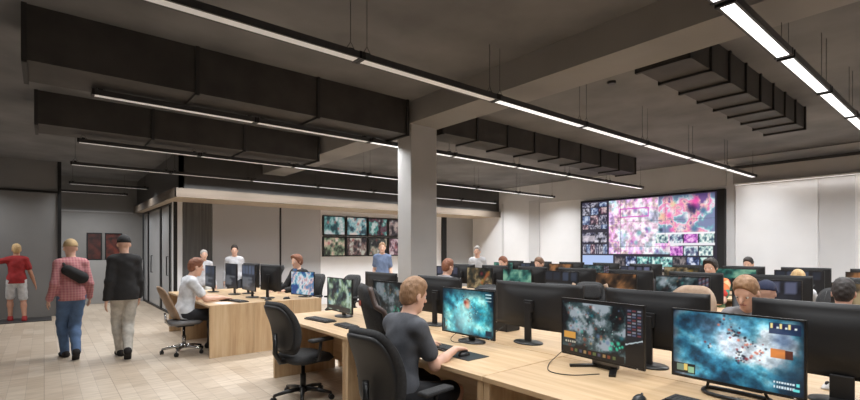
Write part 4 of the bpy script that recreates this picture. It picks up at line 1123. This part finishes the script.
monitor('bright blue and pink game monitor on the far corner of the left block', 3.36, 7.46, PI + .25, pic_mix(30, 48, [(40, 70, 130), (80, 140, 170), (150, 190, 200), (220, 220, 226), (206, 160, 160), (90, 130, 170)]), gap=.03, w=.60, group=gL)
keyboard('dark keyboard under the hands of the man in white t-shirt', 2.18, 7.86, 0)
keyboard('dark keyboard on the left block at the dark bluish monitor, front', 2.30, 7.42, .2, w=.36)
mouse('dark mouse near the front edge of the left block', 2.72, 7.30, 0)
mouse('dark mouse on the left block beside the black monitor back', 3.02, 7.30, 0)
chl = task_chair('black office chair behind the left block, near the dark bluish monitor', (3.85, 9.6, 0), PI - .2, group='office chairs at the left block')
dup(chl, (3.78, 10.25, 0), PI * .9, 'black office chair behind the left block, farthest from the camera', None, (1, 1, 1.14))
dup(chl, (4.35, 7.9, 0), PI * 1.1, 'black office chair right of the bright blue game monitor')
dup(chl, (4.22, 6.75, 0), PI * .9, 'black office chair left of the column, behind the dark busy game')
task_chair('tall black office chair behind the boy in dark jacket at the left block', (3.96, 8.62, 0), PI + .25, group='office chairs at the left block')
shell_chair('tan shell chair on chrome base under the man in white t-shirt', (1.62, 7.78, 0), .10)
tag(boxes('paper', [((-.10, -.15, 0), (.10, .15, .002))], M['white_plastic'], None, 0, (2.06, 7.36, .7502), .3), 'white sheet of paper at the front of the left block', 'paper')

# ------------------------------------------------------------------ people
ZP = .585
def sitter(label, x, y, yaw, s=1.04, z=ZP, hz=.80, reach=.50, **k):
    k.setdefault('hands', ((reach, .17, hz), (reach, -.17, hz)))
    k.setdefault('feet', ((.42, .12), (.42, -.12)))
    k.setdefault('lean', (.06, 0, 1)); k.setdefault('head', (.2, 0, 1)); k.setdefault('look', (1, 0, -.15))
    k.setdefault('bottom', 'trouser_dark'); k.setdefault('flat', True)
    return person(label, (x, y, 0), yaw, s, pelvis=(0, 0, z), knee=(.3, 0.05, 1), elbow=k.pop('elbow', (-.6, .35, -.8)), **k)

sitter('seated boy in charcoal grey t-shirt and black shorts, playing the teal game', 1.92, 2.68, .02, vox=.007, s=.99, z=.57, lean=(.10, 0, 1), head=(.24, -.03, 1), look=(1, -.10, -.2), hunch=.015, elbow=((-.5, .08, -1), (-.5, -.25, -1)),
       feet=((.42, .05), (.42, -.13)), hands=((.44, .22, .808), (.43, -.13, .812)), hair='hair_light_brown', top=('tee_charcoal', 'tee'), sleeve='short', bottom='short_black', legs='short', shoes='shoe_white', curl=.45)
def headset(root, c):
    H, S = c['H'], c['S']
    bm = bmesh.new(); bm_tube(bm, [H(-.005, .088 * math.cos(a), .02 + .105 * math.sin(a)) for a in np.linspace(0, PI, 15)], S(.009), 8); 
    for q in (-1, 1): bm_tube(bm, [H(-.005, .080 * q, .0), H(-.005, .106 * q, .0)], S(.036), 14)
    obj('headset', bm, M['blk_plastic'], root)
sitter('boy in dark jacket and blue scarf with reddish hair behind the left block', 3.84, 8.62, PI + .25, z=.63, hair='hair_red', hairstyle='full', top=('jacket_black', 'jacket'), sleeve='long', head=(.1, 0, 1), reach=.46,
       extras=[('scarf', lambda r, c: c['cloth']('scarf', [(capsule(c['N'] + c['fwd'] * .06, c['P'] + c['up'] * .30 + c['fwd'] * .125, .045, .05), .03)], .006, 'scarf_blue', wr=.002))])
sitter('bearded-looking man in white t-shirt and dark trousers seated at the left block'.replace('bearded-looking ', ''), 1.62, 7.78, .04, s=1.05, z=.60, lean=(.16, 0, 1), head=(.3, 0, 1), hair='hair_red', hairstyle='short', top=('tee_white', 'tee'), bottom='trouser_dark', reach=.52)
def stander(label, x, y, yaw, s=1.0, **k):
    k.setdefault('feet', ((.16, .08), (-.12, -.08))); k.setdefault('bottom', 'trouser_dark'); k.setdefault('knee', (1, .05, .1))
    k.setdefault('hands', ((.12, .22, .84 * s), (-.06, -.22, .84 * s))); k.setdefault('elbow', (-1, .1, -.3)); k.setdefault('wd', .94)
    return person(label, (x, y, 0), yaw, s, pelvis=(0, 0, .925 * s), palm=((0, -1, 0), (0, 1, 0)), **k)
def pack(root, c):
    P, up_, fwd, S = c['P'], c['up'], c['fwd'], c['S']
    q = P + up_ * S(.30) - fwd * S(.135)
    c['cloth']('sling_bag', [(capsule(q + c['side'] * S(.07) + up_ * S(.05), q - c['side'] * S(.09) - up_ * S(.06), S(.075), S(.085)), .03), ], 0.0, 'jacket_black', wr=.002)
    a, b = c['sh'][0], P + up_ * S(.08) - c['side'] * S(.14)
    bm = bmesh.new(); bm_tube(bm, [q + c['side'] * S(.09) + up_ * S(.08), a - c['side'] * S(.03) + up_ * S(.075), a - c['side'] * S(.05) + fwd * S(.09)], S(.017), 8)
    bm_tube(bm, [q - c['side'] * S(.12) - up_ * S(.08), P - c['side'] * S(.155) + up_ * S(.16)], S(.017), 8)
    obj('bag_strap', bm, M['blk_fabric'], root)
AW = math.radians(100)
stander('person in pink plaid shirt, tan cap and blue jeans walking away with a sling bag', .30, 8.37, AW, .985, vox=.011, feet=((.20, .035), (-.18, -.015)), footlift=(0, .05), hair='cap_tan', hairstyle='cap', top=('shirt_pink', 'shirt'), sleeve='long', bottom='jean_blue', shoes='shoe_dark',
        hands=((.06, .24, .85), (.12, -.24, .85)), extras=[('pack', pack)])
stander('person in black jacket, dark cap and pale grey trousers walking away', .89, 7.96, AW - .15, 1.02, vox=.011, feet=((.20, .03), (-.20, -.01)), footlift=(0, .06), hair='cap_dark', hairstyle='cap', top=('jacket_black', 'jacket'), sleeve='long', bottom='trouser_grey', shoes='shoe_dark', wd=.88, hands=((-.05, .22, .84), (.14, -.20, .86)))
stander('blond person in red t-shirt and white shorts reaching to the left wall', -.46, 13.5, AW - .1, .97, lean=(.05, 0, 1), hair='hair_blond', top=('tee_red', 'tee'), bottom='short_white', legs='short', shoes='shoe_red', feet=((.06, .10), (-.16, -.12)),
        hands=((.30, .48, 1.30), (.0, -.30, .80)), skin='skin_tan')
stander('person in white shirt with dark hair standing behind the left block', 3.42, 11.3, -PI * .6, .96, vox=.014, hair='hair_dark', top=('shirt_white', 'shirt'), sleeve='long')
stander('person in pale shirt and pale trousers standing nearest the grey curtain', 2.72, 11.2, -PI * .5, .90, vox=.014, hair='hair_grey', hairstyle='buzz', top=('shirt_white', 'shirt'), sleeve='long', bottom='trouser_grey', shoes='shoe_white')
stander('person in blue-grey t-shirt standing before the bank of wall screens', 6.10, 9.15, -PI * .7, 1.0, vox=.014, hair='hair_light_brown', hairstyle='buzz', top=('tee_blue', 'tee'))
stander('grey-haired person in white shirt leaning over the middle row near the corner', 7.85, 7.75, -PI * .8, .95, vox=.014, lean=(.18, 0, 1), hair='hair_grey', top=('shirt_white', 'shirt'), sleeve='long')
kw = dict(vox=.013)
sitter('man with bare forehead looking down behind the black monitor backs', 4.44, 1.26, PI - .1, z=.53, hair='hair_light_brown', hairstyle='short', head=(.38, 0, 1), look=(1, 0, -.45), top=('tee_grey', 'tee'), vox=.009)
sitter('person with dark short hair seen from behind at the right edge', 5.18, .84, .05, s=.98, z=.535, lean=(.2, 0, 1), hair='hair_dark', top=('tee_mauve', 'tee'), vox=.011)
sitter('person in navy cap seen from behind between the black monitor backs', 5.16, 1.40, 0, s=.92, z=.535, lean=(.2, 0, 1), hair='cap_navy', hairstyle='cap', top=('tee_navy', 'tee'), **kw)
sitter('dark-haired person in colourful jersey facing the camera in the middle row', 7.58, 2.66, PI, z=.60, hair='hair_dark', hairstyle='full', top=('jersey', 'tee'), **kw)
sitter('blond person from behind at the far row, near the right wall', 8.18, 1.80, .1, z=.53, s=.93, lean=(.15, 0, 1), hair='hair_blond', hairstyle='long', top=('shirt_white', 'tee'), **kw)
sitter('dark-haired person facing the camera in the far row below the white wall panel', 10.58, 3.06, PI, z=.58, hair='hair_dark', top=('tee_navy', 'tee'), **kw)
sitter('brown-haired person facing the camera in the middle row, left of the video wall', 7.72, 5.82, PI, z=.57, hair='hair_brown', top=('tee_charcoal', 'tee'), **kw)
sitter('person in teal t-shirt facing the camera in the middle row near the corner', 7.55, 6.62, PI, z=.58, hair='hair_red', top=('tee_teal', 'tee'), **kw)
sitter('reddish-haired person in grey top from behind at the left end of the middle row', 5.10, 5.84, 0, z=.57, hair='hair_red', top=('tee_grey', 'tee'), **kw)

# ------------------------------------------------------------------ camera, world, view
cd = bpy.data.cameras.new('camera'); cam = bpy.data.objects.new('camera', cd); C.objects.link(cam)
cam.location = (0, 0, 1.55); cam.rotation_euler = (PI / 2, 0, math.radians(50.5 - 90))
cd.sensor_width = 36; cd.lens = 468 / 860 * 36; cd.shift_y = 49.5 / 860; cd.clip_start = .05
scn.camera = cam
w = bpy.data.worlds.new('world'); scn.world = w; w.use_nodes = True
w.node_tree.nodes['Background'].inputs[0].default_value = (.5, .5, .52, 1); w.node_tree.nodes['Background'].inputs[1].default_value = .05
scn.view_settings.view_transform = 'Standard'; scn.view_settings.look = 'None'; scn.view_settings.exposure = 0.0; scn.view_settings.gamma = 1; scn.view_settings.use_curve_mapping = False
